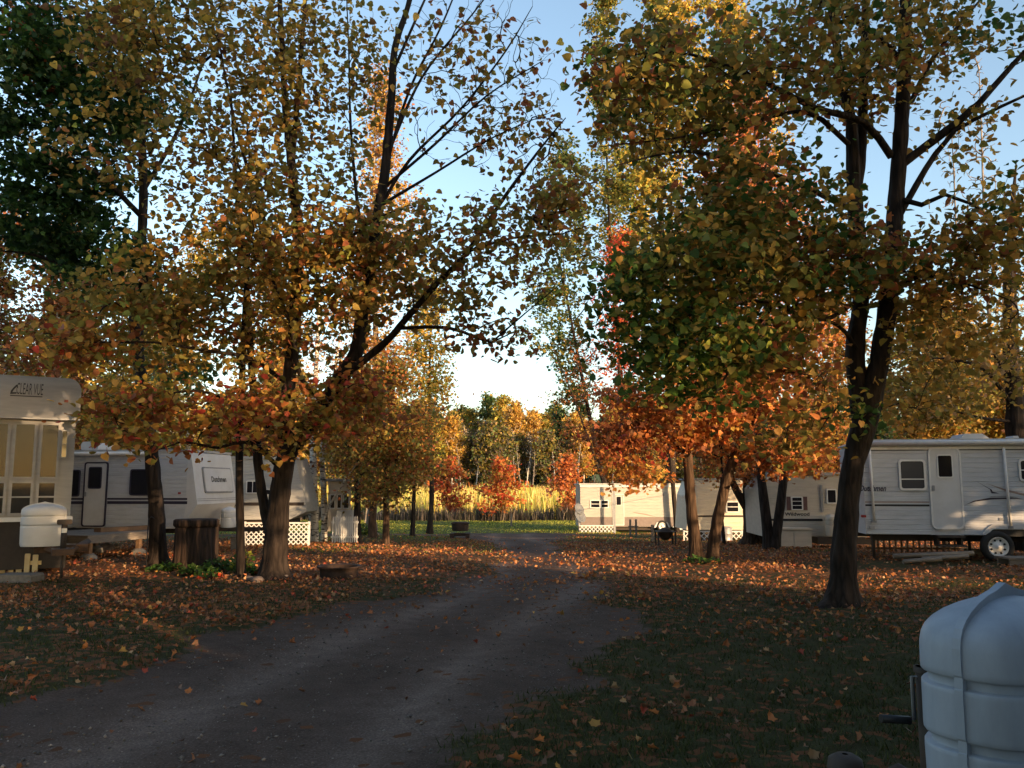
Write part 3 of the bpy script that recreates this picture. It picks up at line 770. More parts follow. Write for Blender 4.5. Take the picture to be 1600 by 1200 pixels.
B1 = [blob(430, 430, d - .6, 190, 170, 2.2, 150, 40, M_), blob(230, 480, d - 1.0, 140, 120, 1.5, 62, 38, M_), blob(320, 170, d - .4, 200, 190, 2.0, 95, 28, U), blob(470, 230, d - .3, 140, 200, 1.8, 70, 22, U),
      blob(245, 650, d - 1.8, 110, 60, 1.0, 48, 26, LO), blob(440, 650, d - 1.2, 130, 62, 1.1, 52, 28, LO), blob(560, 640, d - .6, 80, 60, .9, 26, 30, LO), blob(120, 545, d - 2.2, 110, 34, .8, 26, 22, LO),
      blob(630, 410, d - .8, 150, 110, 1.4, 70, 34, M_), blob(790, 380, d - 1.5, 130, 70, .9, 34, 26, M_), blob(760, 520, d - 1.2, 75, 50, .6, 16, 18, 'gold2 rust3 olive2'),
      blob(880, 300, d - 1.7, 60, 80, .7, 18, 24, M_), blob(730, 130, d - .9, 140, 140, 1.2, 70, (1, 8), 'gold3 olive3 rust2', spread=.12), blob(800, 220, d - 1.3, 90, 70, .8, 30, (3, 10), 'gold3 olive3 rust2', spread=.12),
      blob(740, 110, d - .8, 150, 170, 1.0, 190, (0, 5), 'gold3 olive3 rust2', spread=.1), blob(800, 200, d - 1.2, 100, 90, .8, 50, (0, 5), 'gold3 olive3 rust2', spread=.1), blob(860, 240, d - 1.6, 60, 110, .6, 30, (0, 4), 'gold2 rust2', spread=.1), blob(820, 330, d - 1.5, 110, 60, .8, 40, (1, 8), 'gold2 olive2 rust2', spread=.12),
      blob(545, 90, d - .2, 120, 140, 1.4, 60, 15, U), blob(210, 60, d - .8, 130, 100, 1.4, 50, 26, U), blob(400, 40, d, 150, 90, 1.5, 50, 20, U), blob(150, 250, d - 1.5, 90, 60, .8, 10, 20, M_), blob(340, -60, d, 240, 70, 1.8, 40, 22, U)]
build_tree('linden_tree', 'big left foreground tree with a leaning forked trunk and large yellow olive leaves', L1, B1, LINDEN, .105, BARK, n_single=300, seed=11, tip=.0033, airy=1.5)
# slim tree in front of it
d2 = base(377, 902, 0)
build_tree('slim_tree', 'slim straight dark stem just left of the big forked tree', [limb((377, 903, d2, .085), (376, 850, d2, .075), (374, 720, d2, .068), (378, 600, d2, .06), (384, 460, d2, .05), (392, 300, d2, .035), (385, 180, d2, .012))],
           [blob(385, 340, d2, 90, 150, .9, 26, 26, M_)], LINDEN, .1, BARK, seed=12)
# dark green maple
d3 = base(246, 886, 0)
L3 = [limb((247, 890, d3, .237), (247, 870, d3, .174), (246, 830, d3, .152), (240, 740, d3, .137), (229, 640, d3, .122), (217, 565, d3, .115), (214, 520, d3, .141), (213, 495, d3, .144), (222, 462, d3, .115), (228, 430, d3, .104), (222, 380, d3, .092),
           (224, 300, d3, .089), (220, 180, d3, .074), (210, 50, d3, .059), (200, -100, d3, .030)),
      limb((214, 500, d3, .06), (150, 440, d3 - .4, .045), (60, 400, d3 - .8, .03), (-30, 390, d3 - 1, .01)),
      limb((223, 340, d3, .06), (150, 270, d3 - .5, .05), (50, 220, d3 - 1, .03), (-40, 190, d3 - 1.4, .012)),
      limb((221, 220, d3, .055), (140, 120, d3 - .6, .04), (40, 40, d3 - 1, .025), (-30, 0, d3 - 1.2, .01)),
      limb((223, 300, d3, .05), (280, 200, d3 + .3, .04), (320, 90, d3 + .5, .02))]
GR = 'dark5 green4 sage1'
build_tree('maple_tree', 'dark green maple with a kinked dark trunk beside the stump', L3,
           [blob(100, 190, d3 - .5, 150, 150, 2.0, 150, 56, GR), blob(60, 330, d3 - .6, 130, 80, 1.6, 80, 52, GR), blob(170, 410, d3 - .3, 110, 55, 1.2, 50, 50, GR), blob(200, 110, d3, 130, 130, 1.6, 60, 40, 'dark3 green4 olive2'),
            blob(30, 60, d3 - 1, 130, 130, 1.8, 90, 50, 'dark5 green4 rust1'), blob(120, -60, d3, 200, 70, 1.8, 60, 40, GR), blob(300, 580, d3 - .5, 60, 40, .8, 12, 24, 'green4 sage2')],
           MAPLE, .115, BARK, n_single=160, seed=13, tip=.0035)
# right foreground tree
d4 = base(1316, 945, 0)
e = d4
R1 = [
 limb((1314, 952, e, .32), (1315, 938, e, .225), (1317, 900, e, .17), (1320, 845, e, .155), (1328, 760, e, .138), (1337, 710, e, .142), (1347, 675, e, .165), (1358, 630, e, .165), (1373, 570, e, .125), (1384, 500, e, .12), (1390, 450, e, .115), (1398, 340, e, .11),
      (1405, 240, e, .10), (1411, 150, e, .092), (1414, 60, e, .085), (1416, -40, e, .07), (1418, -170, e, .03)),
 limb((1348, 655, e, .14), (1339, 590, e + .1, .13), (1336, 540, e + .1, .125), (1345, 470, e + .1, .105), (1341, 400, e + .1, .115), (1335, 300, e + .1, .10), (1329, 187, e + .1, .075), (1316, 131, e + .1, .06), (1305, 56, e + .1, .05), (1288, -80, e, .02)),
 limb((1337, 310, e + .1, .08), (1346, 225, e + .2, .07), (1350, 112, e + .2, .06), (1352, 0, e + .2, .05), (1350, -110, e + .2, .02)),
 limb((1393, 245, e, .055), (1350, 191, e - .2, .05), (1275, 169, e - .6, .042), (1200, 131, e - .9, .035), (1120, 97, e - 1.2, .024), (1040, 80, e - 1.4, .015), (940, 95, e - 1.6, .006)),
 limb((1326, 225, e, .04), (1260, 175, e - .4, .033), (1160, 195, e - .8, .024), (1060, 215, e - 1.1, .014), (930, 230, e - 1.4, .005)),
 limb((1338, 330, e, .045), (1225, 278, e - .6, .034), (1105, 240, e - 1.1, .024), (1040, 240, e - 1.3, .016), (950, 262, e - 1.6, .006)),
 limb((1340, 420, e, .04), (1262, 430, e - .6, .032), (1190, 500, e - 1.1, .025), (1147, 567, e - 1.4, .018), (1103, 640, e - 1.6, .007)),
 limb((1341, 400, e, .04), (1240, 370, e - .7, .03), (1120, 380, e - 1.3, .02), (980, 430, e - 1.7, .007)),
 limb((1340, 470, e, .035), (1280, 500, e - .8, .026), (1180, 470, e - 1.3, .018), (1050, 500, e - 1.8, .007)),
 limb((1405, 260, e, .06), (1462, 217, e - .1, .058), (1496, 191, e - .2, .052), (1530, 161, e - .3, .044), (1586, 97, e - .4, .033), (1650, 30, e - .5, .015)),
 limb((1398, 350, e, .05), (1432, 289, e - .1, .045), (1462, 240, e - .1, .04), (1492, 204, e - .2, .03), (1600, 150, e - .6, .02), (1660, 130, e - .8, .01)),
 limb((1412, 165, e, .045), (1425, 157, e, .04), (1455, 94, e, .034), (1500, 37, e, .025), (1540, -10, e, .012)),
 limb((1413, 100, e, .04), (1375, 60, e - .2, .036), (1330, 30, e - .4, .028), (1240, -20, e - .8, .012)),
 limb((1402, 310, e, .04), (1440, 320, e - .3, .034), (1477, 304, e - .5, .028), (1519, 319, e - .7, .02), (1575, 364, e - 1, .01), (1620, 400, e - 1.2, .005)),
 limb((1390, 450, e, .035), (1440, 430, e - .4, .028), (1500, 440, e - .8, .018), (1580, 470, e - 1.2, .007)),
 limb((1338, 545, e, .035), (1322, 520, e - .2, .03), (1290, 500, e - .5, .02), (1230, 510, e - .9, .008)),
 limb((1352, 650, e, .03), (1340, 640, e - .25, .02), (1310, 640, e - .45, .01)),
]
GO = 'olive5 green3 gold2 lime1'; GG = 'green5 olive3 lime2'
B4 = [blob(1130, 420, e - 1.2, 185, 100, 1.4, 95, 40, GO), blob(1080, 550, e - 1.4, 120, 95, 1.0, 58, 40, GG), blob(1000, 470, e - 1.6, 80, 80, .8, 26, 34, GG), blob(1160, 310, e - 1.0, 150, 70, 1.2, 55, 34, 'olive5 green2 gold2 rust1'),
      blob(1090, 170, e - 1.0, 170, 130, 1.3, 90, 34, 'olive5 gold3 lime2 green1 rust1'), blob(1270, 80, e - .6, 140, 130, 1.4, 70, 28, 'olive5 gold3 lime1 green1 rust1'), blob(1290, 420, e - .6, 120, 70, 1.3, 60, 36, 'olive4 rust2 gold2 green2'),
      blob(1470, 420, e - .5, 120, 85, 1.2, 55, 36, 'olive4 gold3 rust2 green1'), blob(1460, 60, e, 110, 90, 1.2, 44, 22, 'olive4 gold4 green1'), blob(1370, 90, e - .3, 90, 110, 1.2, 34, 22, 'olive4 gold3 rust2'), blob(1560, 340, e - .9, 90, 70, .9, 26, 24, 'olive4 gold3 green1'), blob(1490, 210, e, 90, 60, .8, 12, 22, 'olive4 gold3'),
      blob(1490, 540, e - .6, 100, 100, 1.0, 30, 26, 'olive4 gold4'), blob(1335, 645, e - .4, 55, 30, .35, 9, 13, 'green5 lime2 gold1'), blob(985, 120, e - 1.4, 80, 110, .8, 26, 28, 'olive4 green1 rust2'), blob(1220, 690, e - .9, 70, 40, .6, 13, 26, 'olive4 orange2 gold1'),
      blob(1230, 560, e - .9, 90, 90, .9, 30, 30, 'olive4 rust2 gold2'), blob(1350, -60, e, 260, 60, 1.4, 40, 24, 'olive5 gold2'), blob(1580, 40, e - .5, 60, 60, .6, 10, 18, 'green3 sage3'), blob(1430, 640, e - .3, 60, 30, .5, 7, 12, 'gold4 olive2')]
build_tree('linden_tree', 'right foreground tree with a double trunk and green to yellow round leaves', R1, B4, LINDEN, .090, BARK, n_single=300, seed=14, tip=.003, airy=1.5)
# two stemmed orange maple
d5 = base(1100, 874, 0)
OR = 'orange5 flame1 rust4 gold2'
build_tree('orange_maple', 'two stemmed orange maple standing on the lit leaves between the trailers',
   [limb((1088, 878, d5, .178), (1086, 850, d5, .141), (1080, 790, d5, .118), (1074, 700, d5, .107), (1070, 600, d5, .081), (1062, 480, d5, .059), (1050, 360, d5, .022)),
    limb((1113, 876, d5 - .1, .148), (1118, 830, d5 - .1, .126), (1138, 740, d5 - .1, .111), (1158, 690, d5 - .1, .104), (1183, 640, d5 - .1, .089), (1193, 560, d5, .074), (1199, 430, d5, .052), (1205, 300, d5, .022)),
    limb((1185, 640, d5 - .1, .052), (1222, 580, d5, .041), (1250, 500, d5, .030), (1265, 400, d5, .011)),
    limb((1076, 720, d5, .037), (1040, 680, d5 - .3, .030), (980, 660, d5 - .6, .015), (930, 690, d5 - .8, .006)),
    limb((1150, 700, d5, .037), (1200, 710, d5 - .4, .026), (1260, 715, d5 - .8, .009)),
    limb((1070, 600, d5, .037), (1130, 540, d5 - .4, .026), (1170, 480, d5 - .6, .011))],
   [blob(1040, 640, d5 - .2, 110, 70, 1.6, 80, 40, OR), blob(1160, 640, d5 - .3, 120, 80, 1.7, 85, 40, OR), blob(960, 690, d5 - .5, 60, 40, 1.0, 24, 34, 'rust4 orange3 red1'), blob(1230, 720, d5 - .6, 70, 26, .8, 24, 34, OR), blob(1130, 540, d5, 150, 70, 1.6, 60, 34, 'orange3 rust3 red1 gold2'),
    blob(1000, 740, d5, 70, 26, .8, 14, 28, 'gold3 orange3')],
   MAPLE, .115, BARK2, n_single=120, seed=15, tip=.004)
# the thick trunk and the pair behind it
d6 = base(1172, 851, 0)
build_tree('old_maple', 'thickest rough trunk on the right behind the two stemmed maple',
   [limb((1176, 853, d6, .396), (1176, 838, d6, .302), (1174, 800, d6, .259), (1172, 740, d6, .245), (1170, 640, d6, .202), (1172, 500, d6, .144), (1180, 350, d6, .086), (1190, 220, d6, .029)),
    limb((1168, 795, d6, .144), (1150, 765, d6, .122), (1140, 735, d6, .101), (1120, 640, d6, .072), (1100, 520, d6, .036))],
   [blob(1180, 350, d6, 130, 130, 2.5, 90, 22, 'pink3 orange3 rust2'), blob(1110, 520, d6, 100, 90, 2, 40, 28, 'orange3 rust3')], CLUMP, .13, BARK2, seed=16, tip=.006)
d7 = base(1205, 858, 0)
build_tree('forked_maple', 'pair of dark trunks joined at the foot in front of the beige trailer',
   [limb((1203, 860, d7, .198), (1201, 845, d7, .152), (1195, 790, d7, .125), (1188, 730, d7, .114), (1184, 640, d7, .091), (1190, 500, d7, .046)),
    limb((1210, 858, d7 - .1, .167), (1213, 835, d7 - .1, .129), (1222, 770, d7 - .1, .114), (1230, 700, d7 - .1, .103), (1246, 610, d7, .084), (1262, 480, d7, .053), (1280, 350, d7, .015))],
   [blob(1250, 560, d7, 100, 110, 1.8, 60, 26, 'orange3 gold2 olive2 rust2'), blob(1290, 420, d7, 90, 100, 1.5, 35, 22, 'gold3 orange2 olive2')], CLUMP, .12, BARK, seed=17, tip=.005)
# thin stems by the small white trailer
for i, (px, py, tp, r, lb) in enumerate(((1058, 832, 560, .13, 'leaning dark stem in front of the small white trailer'), (1104, 830, 600, .09, 'thin stem seen between the two stems of the orange maple'))):
    dd = base(px, py, 0)
    build_tree('thin_maple', lb, [limb((px, py + 2, dd, r * 1.4), (px - 2, py - 20, dd, r), (px - 8, 740, dd, r * .9), (px - 14, 660, dd, r * .7), (px - 10, tp, dd, .02))],
               [blob(px - 10, 640, dd, 80, 70, 1.4, 45, 34, OR)], CLUMP, .12, BARK, seed=18 + i)
# right edge tree
d8 = 22.0
build_tree('ash_tree', 'dark trunk rising behind the long white trailer at the right edge',
   [limb((1592, 860, d8, .3), (1590, 760, d8, .26), (1586, 640, d8, .22), (1580, 540, d8, .19), (1578, 420, d8, .14), (1582, 330, d8, .08), (1588, 250, d8, .012)),
    limb((1584, 600, d8, .07), (1560, 565, d8, .06), (1540, 520, d8 - .3, .04), (1500, 480, d8 - .5, .015)),
    limb((1586, 640, d8, .06), (1540, 580, d8 - .4, .045), (1480, 560, d8 - .8, .03), (1420, 565, d8 - 1, .01)),
    limb((1586, 660, d8, .05), (1520, 650, d8 - .5, .035), (1440, 625, d8 - 1, .012))],
   [blob(1530, 560, d8 - .5, 100, 90, 1.8, 70, 24, 'olive4 gold3 tan2'), blob(1440, 620, d8 - .8, 100, 50, 1.4, 45, 28, 'gold3 olive3 tan1'), blob(1590, 420, d8, 70, 120, 1.5, 40, 16, 'olive3 gold3'), blob(1380, 600, d8, 90, 70, 1.5, 40, 26, 'gold3 olive3')], CLUMP, .13, BARK, seed=21, tip=.005)
# birches by the lattice
d9 = base(491, 848, 0)
build_tree('birch_tree', 'sunlit birch trunk with a cuff of yellow leaves beside the white lattice',
   [limb((490, 850, d9, .203), (491, 835, d9, .156), (491, 790, d9, .136), (490, 750, d9, .129), (489, 660, d9, .109), (495, 560, d9, .078), (500, 440, d9, .031)),
    limb((506, 848, d9 + .4, .133), (507, 820, d9 + .4, .117), (506, 770, d9 + .4, .109), (504, 700, d9 + .4, .094), (520, 600, d9 + .4, .062), (535, 500, d9 + .4, .016)),
    limb((506, 815, d9 + .3, .047), (515, 790, d9 + .2, .043), (530, 765, d9, .035), (560, 720, d9 - .2, .023), (600, 660, d9 - .3, .008)),
    limb((489, 830, d9 + .5, .055), (478, 780, d9 + .8, .051), (466, 745, d9 + .9, .043), (455, 690, d9 + 1, .023))],
   [blob(490, 768, d9 - .15, 16, 18, .3, 12, 22, 'gold4 orange2 yellow1', s=.8), blob(520, 690, d9, 60, 50, 1.2, 40, 30, 'rust3 olive3 gold2'), blob(500, 560, d9, 100, 100, 2, 60, 30, 'gold3 orange2 rust2 olive2')], CLUMP, .11, BIRCH, seed=22, tip=.005)
SHADE = [(17, -2.5, 20, 6.6, 5), (20.5, -4.5, 20, 6.6, 5), (12, -6, 20, 5.0, 5.2), (8, -9, 19, 4.4, 5.2), (15, -11, 15, 4.6, 5.5), (3, -12, 14, 4.5, 5), (-3, -5.5, 15, 4.6, 5), (5, -4, 15, 4.6, 5), (-9, -3, 14, 4.5, 5), (-14, 4, 14, 4.5, 5), (12, 1.5, 19, 6, 4.2)]
SHADE_BUSHES = [(10.7, 5.3, 5.0, .9), (6.5, 1.6, 2.5, 1.7), (9, 2.2, 2.6, 1.7), (11.4, 2.6, 2.5, 1.6), (18, 9.4, 6.6, 2.1), (20.5, 11.4, 7, 2.2), (23, 10, 6.6, 2.2), (-12, 9.5, 2.2, 1.5)]  # unseen bushes added to block the low sun
# unseen trees added round the camera to block sun and sky light
SHG = 'trees along the lane to the right'
shade = []
for i, (x, y, H, cb, Rr) in enumerate(SHADE):
    lb = ('tall leafy maple with a thick crown', 'broad maple added beside the lane for shade')[i % 2]
    if i < 3:
        t = wild_tree('shade_maple', lb, x, y, H, Rr, cb, 150, 60, 'olive4 gold3 green2', CLUMP, .36, BARK, SHG, seed=70 + i, nb=12, spread=.5, flat=.8)
        shade.append((t, H, cb))
    else:
        s = H / shade[i % 3][1]
        copy_tree(shade[i % 3][0], (x, y, gz1(x, y) - .05), i * 1.9, s)

bush = None
for i, (x, y, H, Rr) in enumerate(SHADE_BUSHES):
    if bush is None:
        bush = wild_tree('shade_bush', 'dense rounded bush added beside the lane for shade', x, y, H, Rr, .2, 110, 46, 'olive4 green3 gold1', CLUMP, .2, BARK, 'unseen shade bushes along the lane', seed=90, nb=6, spread=.3, tr=.04, cat='bush')
        bush0 = (H, Rr)
    else: copy_tree(bush, (x, y, gz1(x, y) - .05), i * 1.3, Rr / bush0[1]).scale[2] = H / bush0[0]
# ------------------------------------------------------------------ trailers
SHADE_TRAILERS = [(17, -1.7, 4), (26, -1.0, 2), (11, -6, 20)]
WHITE = mat('white_aluminium', (.50, .525, .57), (.40, .415, .44), 3, .45, .05, stretch=(.6, 1, 3))  # white tinted bluish for walls standing in sky-lit shade
GREYW = mat('grey_aluminium', (.42, .42, .40), (.32, .32, .31), 3, .5, .05, stretch=(.5, 1, 3))
CREAM = mat('cream_aluminium', (.62, .55, .44), (.52, .46, .37), 3, .5, .05, stretch=(.6, 1, 3))
BEIGE = mat('beige_aluminium', (.50, .46, .40), (.40, .37, .32), 3, .5, .05, stretch=(.6, 1, 3))
FIBER = mat('white_fibreglass', (.56, .57, .59), (.48, .485, .49), 2, .35, .0)
ROOFM = mat('grey_roof_membrane', (.42, .42, .42), (.28, .28, .27), 6, .8, .1)
TRIMW = mat('white_trim', (.68, .68, .67), (.60, .60, .59), 12, .4, 0)
BLACK = mat('black_trim', (.018, .018, .02), (.012, .012, .013), 20, .5, 0)
NAVY = mat('dark_purple_vinyl', (.03, .025, .05), (.02, .018, .035), 20, .5, 0)
TANV = mat('tan_vinyl', (.30, .22, .19), (.24, .18, .16), 20, .5, 0)
CHASS = mat('black_steel_chassis', (.03, .028, .026), (.05, .03, .02), 9, .7, .2)
RUBBER = mat('tyre_rubber', (.022, .022, .022), (.03, .028, .026), 30, .85, .2)
WOOD = mat('grey_weathered_board', (.25, .21, .17), (.14, .115, .09), 6, .85, .4, stretch=(1, 1, 8))
RAWWOOD = mat('brown_board', (.22, .13, .07), (.12, .07, .04), 5, .85, .4, stretch=(2, 10, 10))
CONC = mat('concrete', (.20, .185, .165), (.13, .12, .105), 14, .9, .5)
RUST = mat('rusty_steel', (.055, .03, .021), (.022, .015, .012), 10, .85, .5)
GALV = mat('galvanised_steel', (.30, .31, .33), (.22, .23, .25), 8, .45, .05, metal=.3)
REDL = mat('red_marker_lens', (.28, .02, .02), (.2, .02, .02), 30, .3, 0)
PLAST = mat('shade_blue_tank_plastic', (.335, .38, .455), (.235, .275, .335), 3.2, .5, .03, stretch=(2.2, 2.2, .7), spec=.3, detail=8)  # white plastic given the grey-blue cast of its shade
YELLP = mat('cream_picket_paint', (.60, .48, .25), (.48, .36, .18), 6, .7, .2)
BLIND = mat('grey_blind', (.15, .165, .18), (.11, .12, .13), 4, .7, 0)
def glass_mat(name, base, rough=.08, alpha=0.0, spec=.3):
    if name in MATS: return MATS[name]
    m, nt, b, o = nodes(name)
    b.inputs['Base Color'].default_value = (*base, 1); b.inputs['Roughness'].default_value = rough
    b.inputs['Specular IOR Level'].default_value = spec
    if alpha:
        t = N(nt, 'ShaderNodeBsdfTransparent'); mx = N(nt, 'ShaderNodeMixShader'); mx.inputs[0].default_value = alpha
        nt.links.new(b.outputs[0], mx.inputs[1]); nt.links.new(t.outputs[0], mx.inputs[2]); nt.links.new(mx.outputs[0], o.inputs['Surface'])
    MATS[name] = m
    return m
DARKG = glass_mat('dark_window_glass', (.012, .011, .014))
CURT = glass_mat('curtained_window_glass', (.06, .06, .065), .15)
CLEARG = glass_mat('clear_window_glass', (.03, .03, .03), .04, .4, .12)

class Face:
    """a vertical wall plane; q() turns a photo pixel into its own x (along) and z (up from the ground)"""
    def __init__(s, px, D, th, z=None, py=800):
        s.o = at(px, py, D); s.th = R(th)
        s.o.z = gz1(s.o.x, s.o.y) if z is None else z
        s.ex = Vector((math.cos(s.th), math.sin(s.th), 0)); s.n = Vector((math.sin(s.th), -math.cos(s.th), 0))
    def q(s, px, py):
        r = ray(px, py); c = Vector((0, 0, CAMZ))
        t = (s.o - c).dot(s.n) / r.dot(s.n)
        p = c + r * t - s.o
        return p.dot(s.ex), p.z
    def rect(s, a, b, c, d):
        """photo x from a to b, y from c (top) to d -> x0, x1, z0, z1"""
        m = (a + b) / 2; k = (c + d) / 2
        return s.q(a, k)[0], s.q(b, k)[0], s.q(m, d)[1], s.q(m, c)[1]
    def root(s, name, label, cat, group=None):
        return tag(empty(name, s.o, s.th), label, cat, group)
def xext(out, z):
    xs = []
    n = len(out)
    for i in range(n):
        (x0, z0), (x1, z1) = out[i], out[(i + 1) % n]
        if abs(z1 - z0) < 1e-9:
            if abs(z - z0) < 1e-6: xs += [x0, x1]
        elif min(z0, z1) - 1e-6 <= z <= max(z0, z1) + 1e-6: xs.append(x0 + (x1 - x0) * (z - z0) / (z1 - z0))
    return (min(xs), max(xs)) if xs else None
def siding(root, out, z0, z1, m, pitch=.105, y=-.003, d=.011, x0=None, x1=None, name='siding'):
    mb = MB(); z = z0; v, f = [], []
    while z < z1 - .01:
        zt = min(z + pitch, z1)
        pr = [(z, y), (z + .014, y - d), (z + (zt - z) * .55, y - d * .8), (zt - .014, y - d), (zt, y)]
        k = len(v)
        for zz, yy in pr:
            e = xext(out, zz) or (0, 0)
            a, b = (e[0] if x0 is None else max(e[0], x0)), (e[1] if x1 is None else min(e[1], x1))
            v += [(a, yy, zz), (b, yy, zz)]
        for i in range(4): f.append((k + 2 * i, k + 2 * i + 1, k + 2 * i + 3, k + 2 * i + 2))
        z = zt
    mb.add(v, f)
    return mb.build(name, m, root)
def window(root, x0, x1, z0, z1, r=.06, hs=(), vs=(), fm=None, pm=None, fw=.035, y=-.012, name='window', blind=None, dep=.035):
    fm = fm or TRIMW; pm = pm or DARKG
    r = min(r, (x1 - x0) / 3, (z1 - z0) / 3)
    w = MB().ring(rrect(x0, x1, z0, z1, r), rrect(x0 + fw, x1 - fw, z0 + fw, z1 - fw, max(.005, r - fw * .5)), y - dep, y).build(name, fm, root)
    MB().prism(rrect(x0 + fw * .7, x1 - fw * .7, z0 + fw * .7, z1 - fw * .7, max(.005, r - fw * .5)), y - dep * .55, y - dep * .45).build('pane', pm, w)
    for z in hs: MB().box(x0 + fw * .6, x1 - fw * .6, y - dep * .95, y - dep * .6, z - fw * .3, z + fw * .3).build('glazing_bar', fm, w)
    for x in vs: MB().box(x - fw * .3, x + fw * .3, y - dep * .92, y - dep * .62, z0 + fw * .6, z1 - fw * .6).build('glazing_bar', fm, w)
    if blind:
        b = MB(); z = z0 + fw
        while z < z1 - fw:
            b.add([(x0 + fw, y - .002, z), (x1 - fw, y - .002, z), (x1 - fw, y - .010, z + .022), (x0 + fw, y - .010, z + .022)], [(0, 1, 2, 3)]); z += .025
        b.build('blind', blind, w)
    return w
def door(root, x0, x1, z0, z1, dm, tm, win, r=.10, y=-.012, hinge_right=True, wm=None, wf=None, step=True):
    d = MB().prism(rrect(x0 + .03, x1 - .03, z0 + .03, z1 - .03, r * .8), y - .022, y).build('door', dm, root)
    MB().ring(rrect(x0, x1, z0, z1, r), rrect(x0 + .035, x1 - .035, z0 + .035, z1 - .035, r * .75), y - .035, y - .002).build('door_frame', tm, d)
    a, b, c, e = win
    MB().prism(rrect(a, b, c, e, .03), y - .034, y - .024).build('pane', wm or DARKG, d)
    MB().ring(rrect(a - .025, b + .025, c - .025, e + .025, .05), rrect(a, b, c, e, .03), y - .04, y - .022).build('door_window_frame', wf or tm, d)
    hx = x0 + .07 if hinge_right else x1 - .07
    MB().box(hx - .03, hx + .03, y - .05, y - .022, (z0 + z1) / 2 - .06, (z0 + z1) / 2 + .06, ch=.012).build('handle', BLACK if dm is WHITE else GALV, d)
    return d
FONTS = {}
def text(parent, body, x0, x1, z0, z1, y, m, shear=0.0, bold=0.0, name='lettering', M=None, thick=.004):
    cu = bpy.data.curves.new('t', 'FONT'); cu.body = body; cu.shear = shear; cu.offset = bold; cu.resolution_u = 3
    o = bpy.data.objects.new('t', cu); COL.objects.link(o)
    dg = bpy.context.evaluated_depsgraph_get(); dg.update()
    me0 = bpy.data.meshes.new_from_object(o.evaluated_get(dg))
    V = np.array([v.co[:] for v in me0.vertices]); F = [tuple(p.vertices) for p in me0.polygons]
    bpy.data.objects.remove(o); bpy.data.curves.remove(cu); bpy.data.meshes.remove(me0)
    mn, mx = V.min(0), V.max(0)
    X = x0 + (V[:, 0] - mn[0]) / (mx[0] - mn[0]) * (x1 - x0); Z = z0 + (V[:, 1] - mn[1]) / (mx[1] - mn[1]) * (z1 - z0)
    mb = MB().add([(a, y, b) for a, b in zip(X, Z)], F, M=M)
    return mb.build(name, m, parent)
def streak(root, pts, y, m, name='stripe', th=.003):
    return MB().prism(pts, y - th, y).build(name, m, root)
def wheel(root, x, z, r, y0, rim_m, holes=True):
    """a wheel whose outer side faces -y"""
    w = MB().lathe([(r * .62, y0 + .03), (r * .64, y0), (r * .80, y0 - .012), (r * .93, y0), (r, y0 + .05), (r, y0 + .15), (r * .93, y0 + .2), (r * .6, y0 + .2)], 28, (x, 0, z), axis='y').build('wheel', RUBBER, root)
    MB().lathe([(r * .64, y0 + .012), (r * .60, y0 + .004), (r * .56, y0 + .012), (r * .52, y0 + .05), (r * .34, y0 + .045), (r * .26, y0 + .02), (r * .12, y0 + .015), (r * .11, y0 - .012), (0.001, y0 - .014)], 28, (x, 0, z), axis='y').build('rim', rim_m, w)
    if holes:
        for k in range(8):
            t = 2 * math.pi * (k + .5) / 8
            MB().lathe([(.001, y0 + .036), (r * .07, y0 + .036), (r * .07, y0 + .046)], 10, (x + r * .43 * math.cos(t), 0, z + r * .43 * math.sin(t)), axis='y').build('rim_hole', BLACK, w)
    return w
def tank_cover(root, M, hw=.31, hd=.19, h=.66, m=None, ridge=True, name='tank_cover'):
    """twin gas bottle cover, two grooves round it and a flange over the middle; local z from 0"""
    m = m or PLAST
    prof = [(0, .95), (.03, .97), (.05, .98), (.44, 1.0), (.455, .998), (.459, .99), (.461, .92), (.464, .915), (.492, .93), (.495, .935), (.498, .985), (.506, 1.0), (.52, 1.003), (.66, 1.0), (.676, .998), (.680, .99), (.682, .92), (.685, .915), (.713, .93), (.716, .935), (.719, .985), (.727, 1.0), (.745, 1.003),
            (.82, .997), (.855, .975), (.885, .925), (.912, .84), (.938, .71), (.96, .55), (.978, .37), (.989, .18), (.992, .02)]
    n = 40; v, f = [], []
    for zz, s in prof:
        for k in range(n):
            t = 2 * math.pi * k / n; c, sn = math.cos(t), math.sin(t)
            v.append((hw * s * math.copysign(abs(c) ** (2 / 2.7), c), hd * s * math.copysign(abs(sn) ** (2 / 2.7), sn), zz * h))
    for i in range(len(prof) - 1):
        for k in range(n):
            l = (k + 1) % n; f.append((i * n + k, i * n + l, (i + 1) * n + l, (i + 1) * n + k))
    c = MB().add(v, f, True, M).build(name, m, root)
    if ridge:
        P = [(-hw * s - .006, zz * h) for zz, s in prof if s > .95 or zz > .8 or zz < .1]; P[-1] = (0, h + .008)
        P = [(x, z) for x, z in P]; Q = P + [(-x, z) for x, z in P[::-1]][1:]
        inn = [(x * .93, z - .02 if abs(x) < hw * .9 else z) for x, z in Q]
        mb = MB(); nn = len(Q); v = []
        for (x, z), (xi, zi) in zip(Q, inn):
            # a raised lip that stands higher over the crown
            nx = x / hw; up = .005 + .016 * max(0, 1 - abs(nx)) ** .5
            v += [(x, -.011, z + up), (x, .011, z + up), (xi, .011, zi), (xi, -.011, zi)]
        f = []
        for i in range(nn - 1):
            for a in range(4):
                b = (a + 1) % 4; f.append((4 * i + a, 4 * i + b, 4 * i + 4 + b, 4 * i + 4 + a))
        f += [(0, 1, 2, 3), (4 * nn - 1, 4 * nn - 2, 4 * nn - 3, 4 * nn - 4)]
        MB().add(v, f, False, M).build('flange', m, c)
    return c
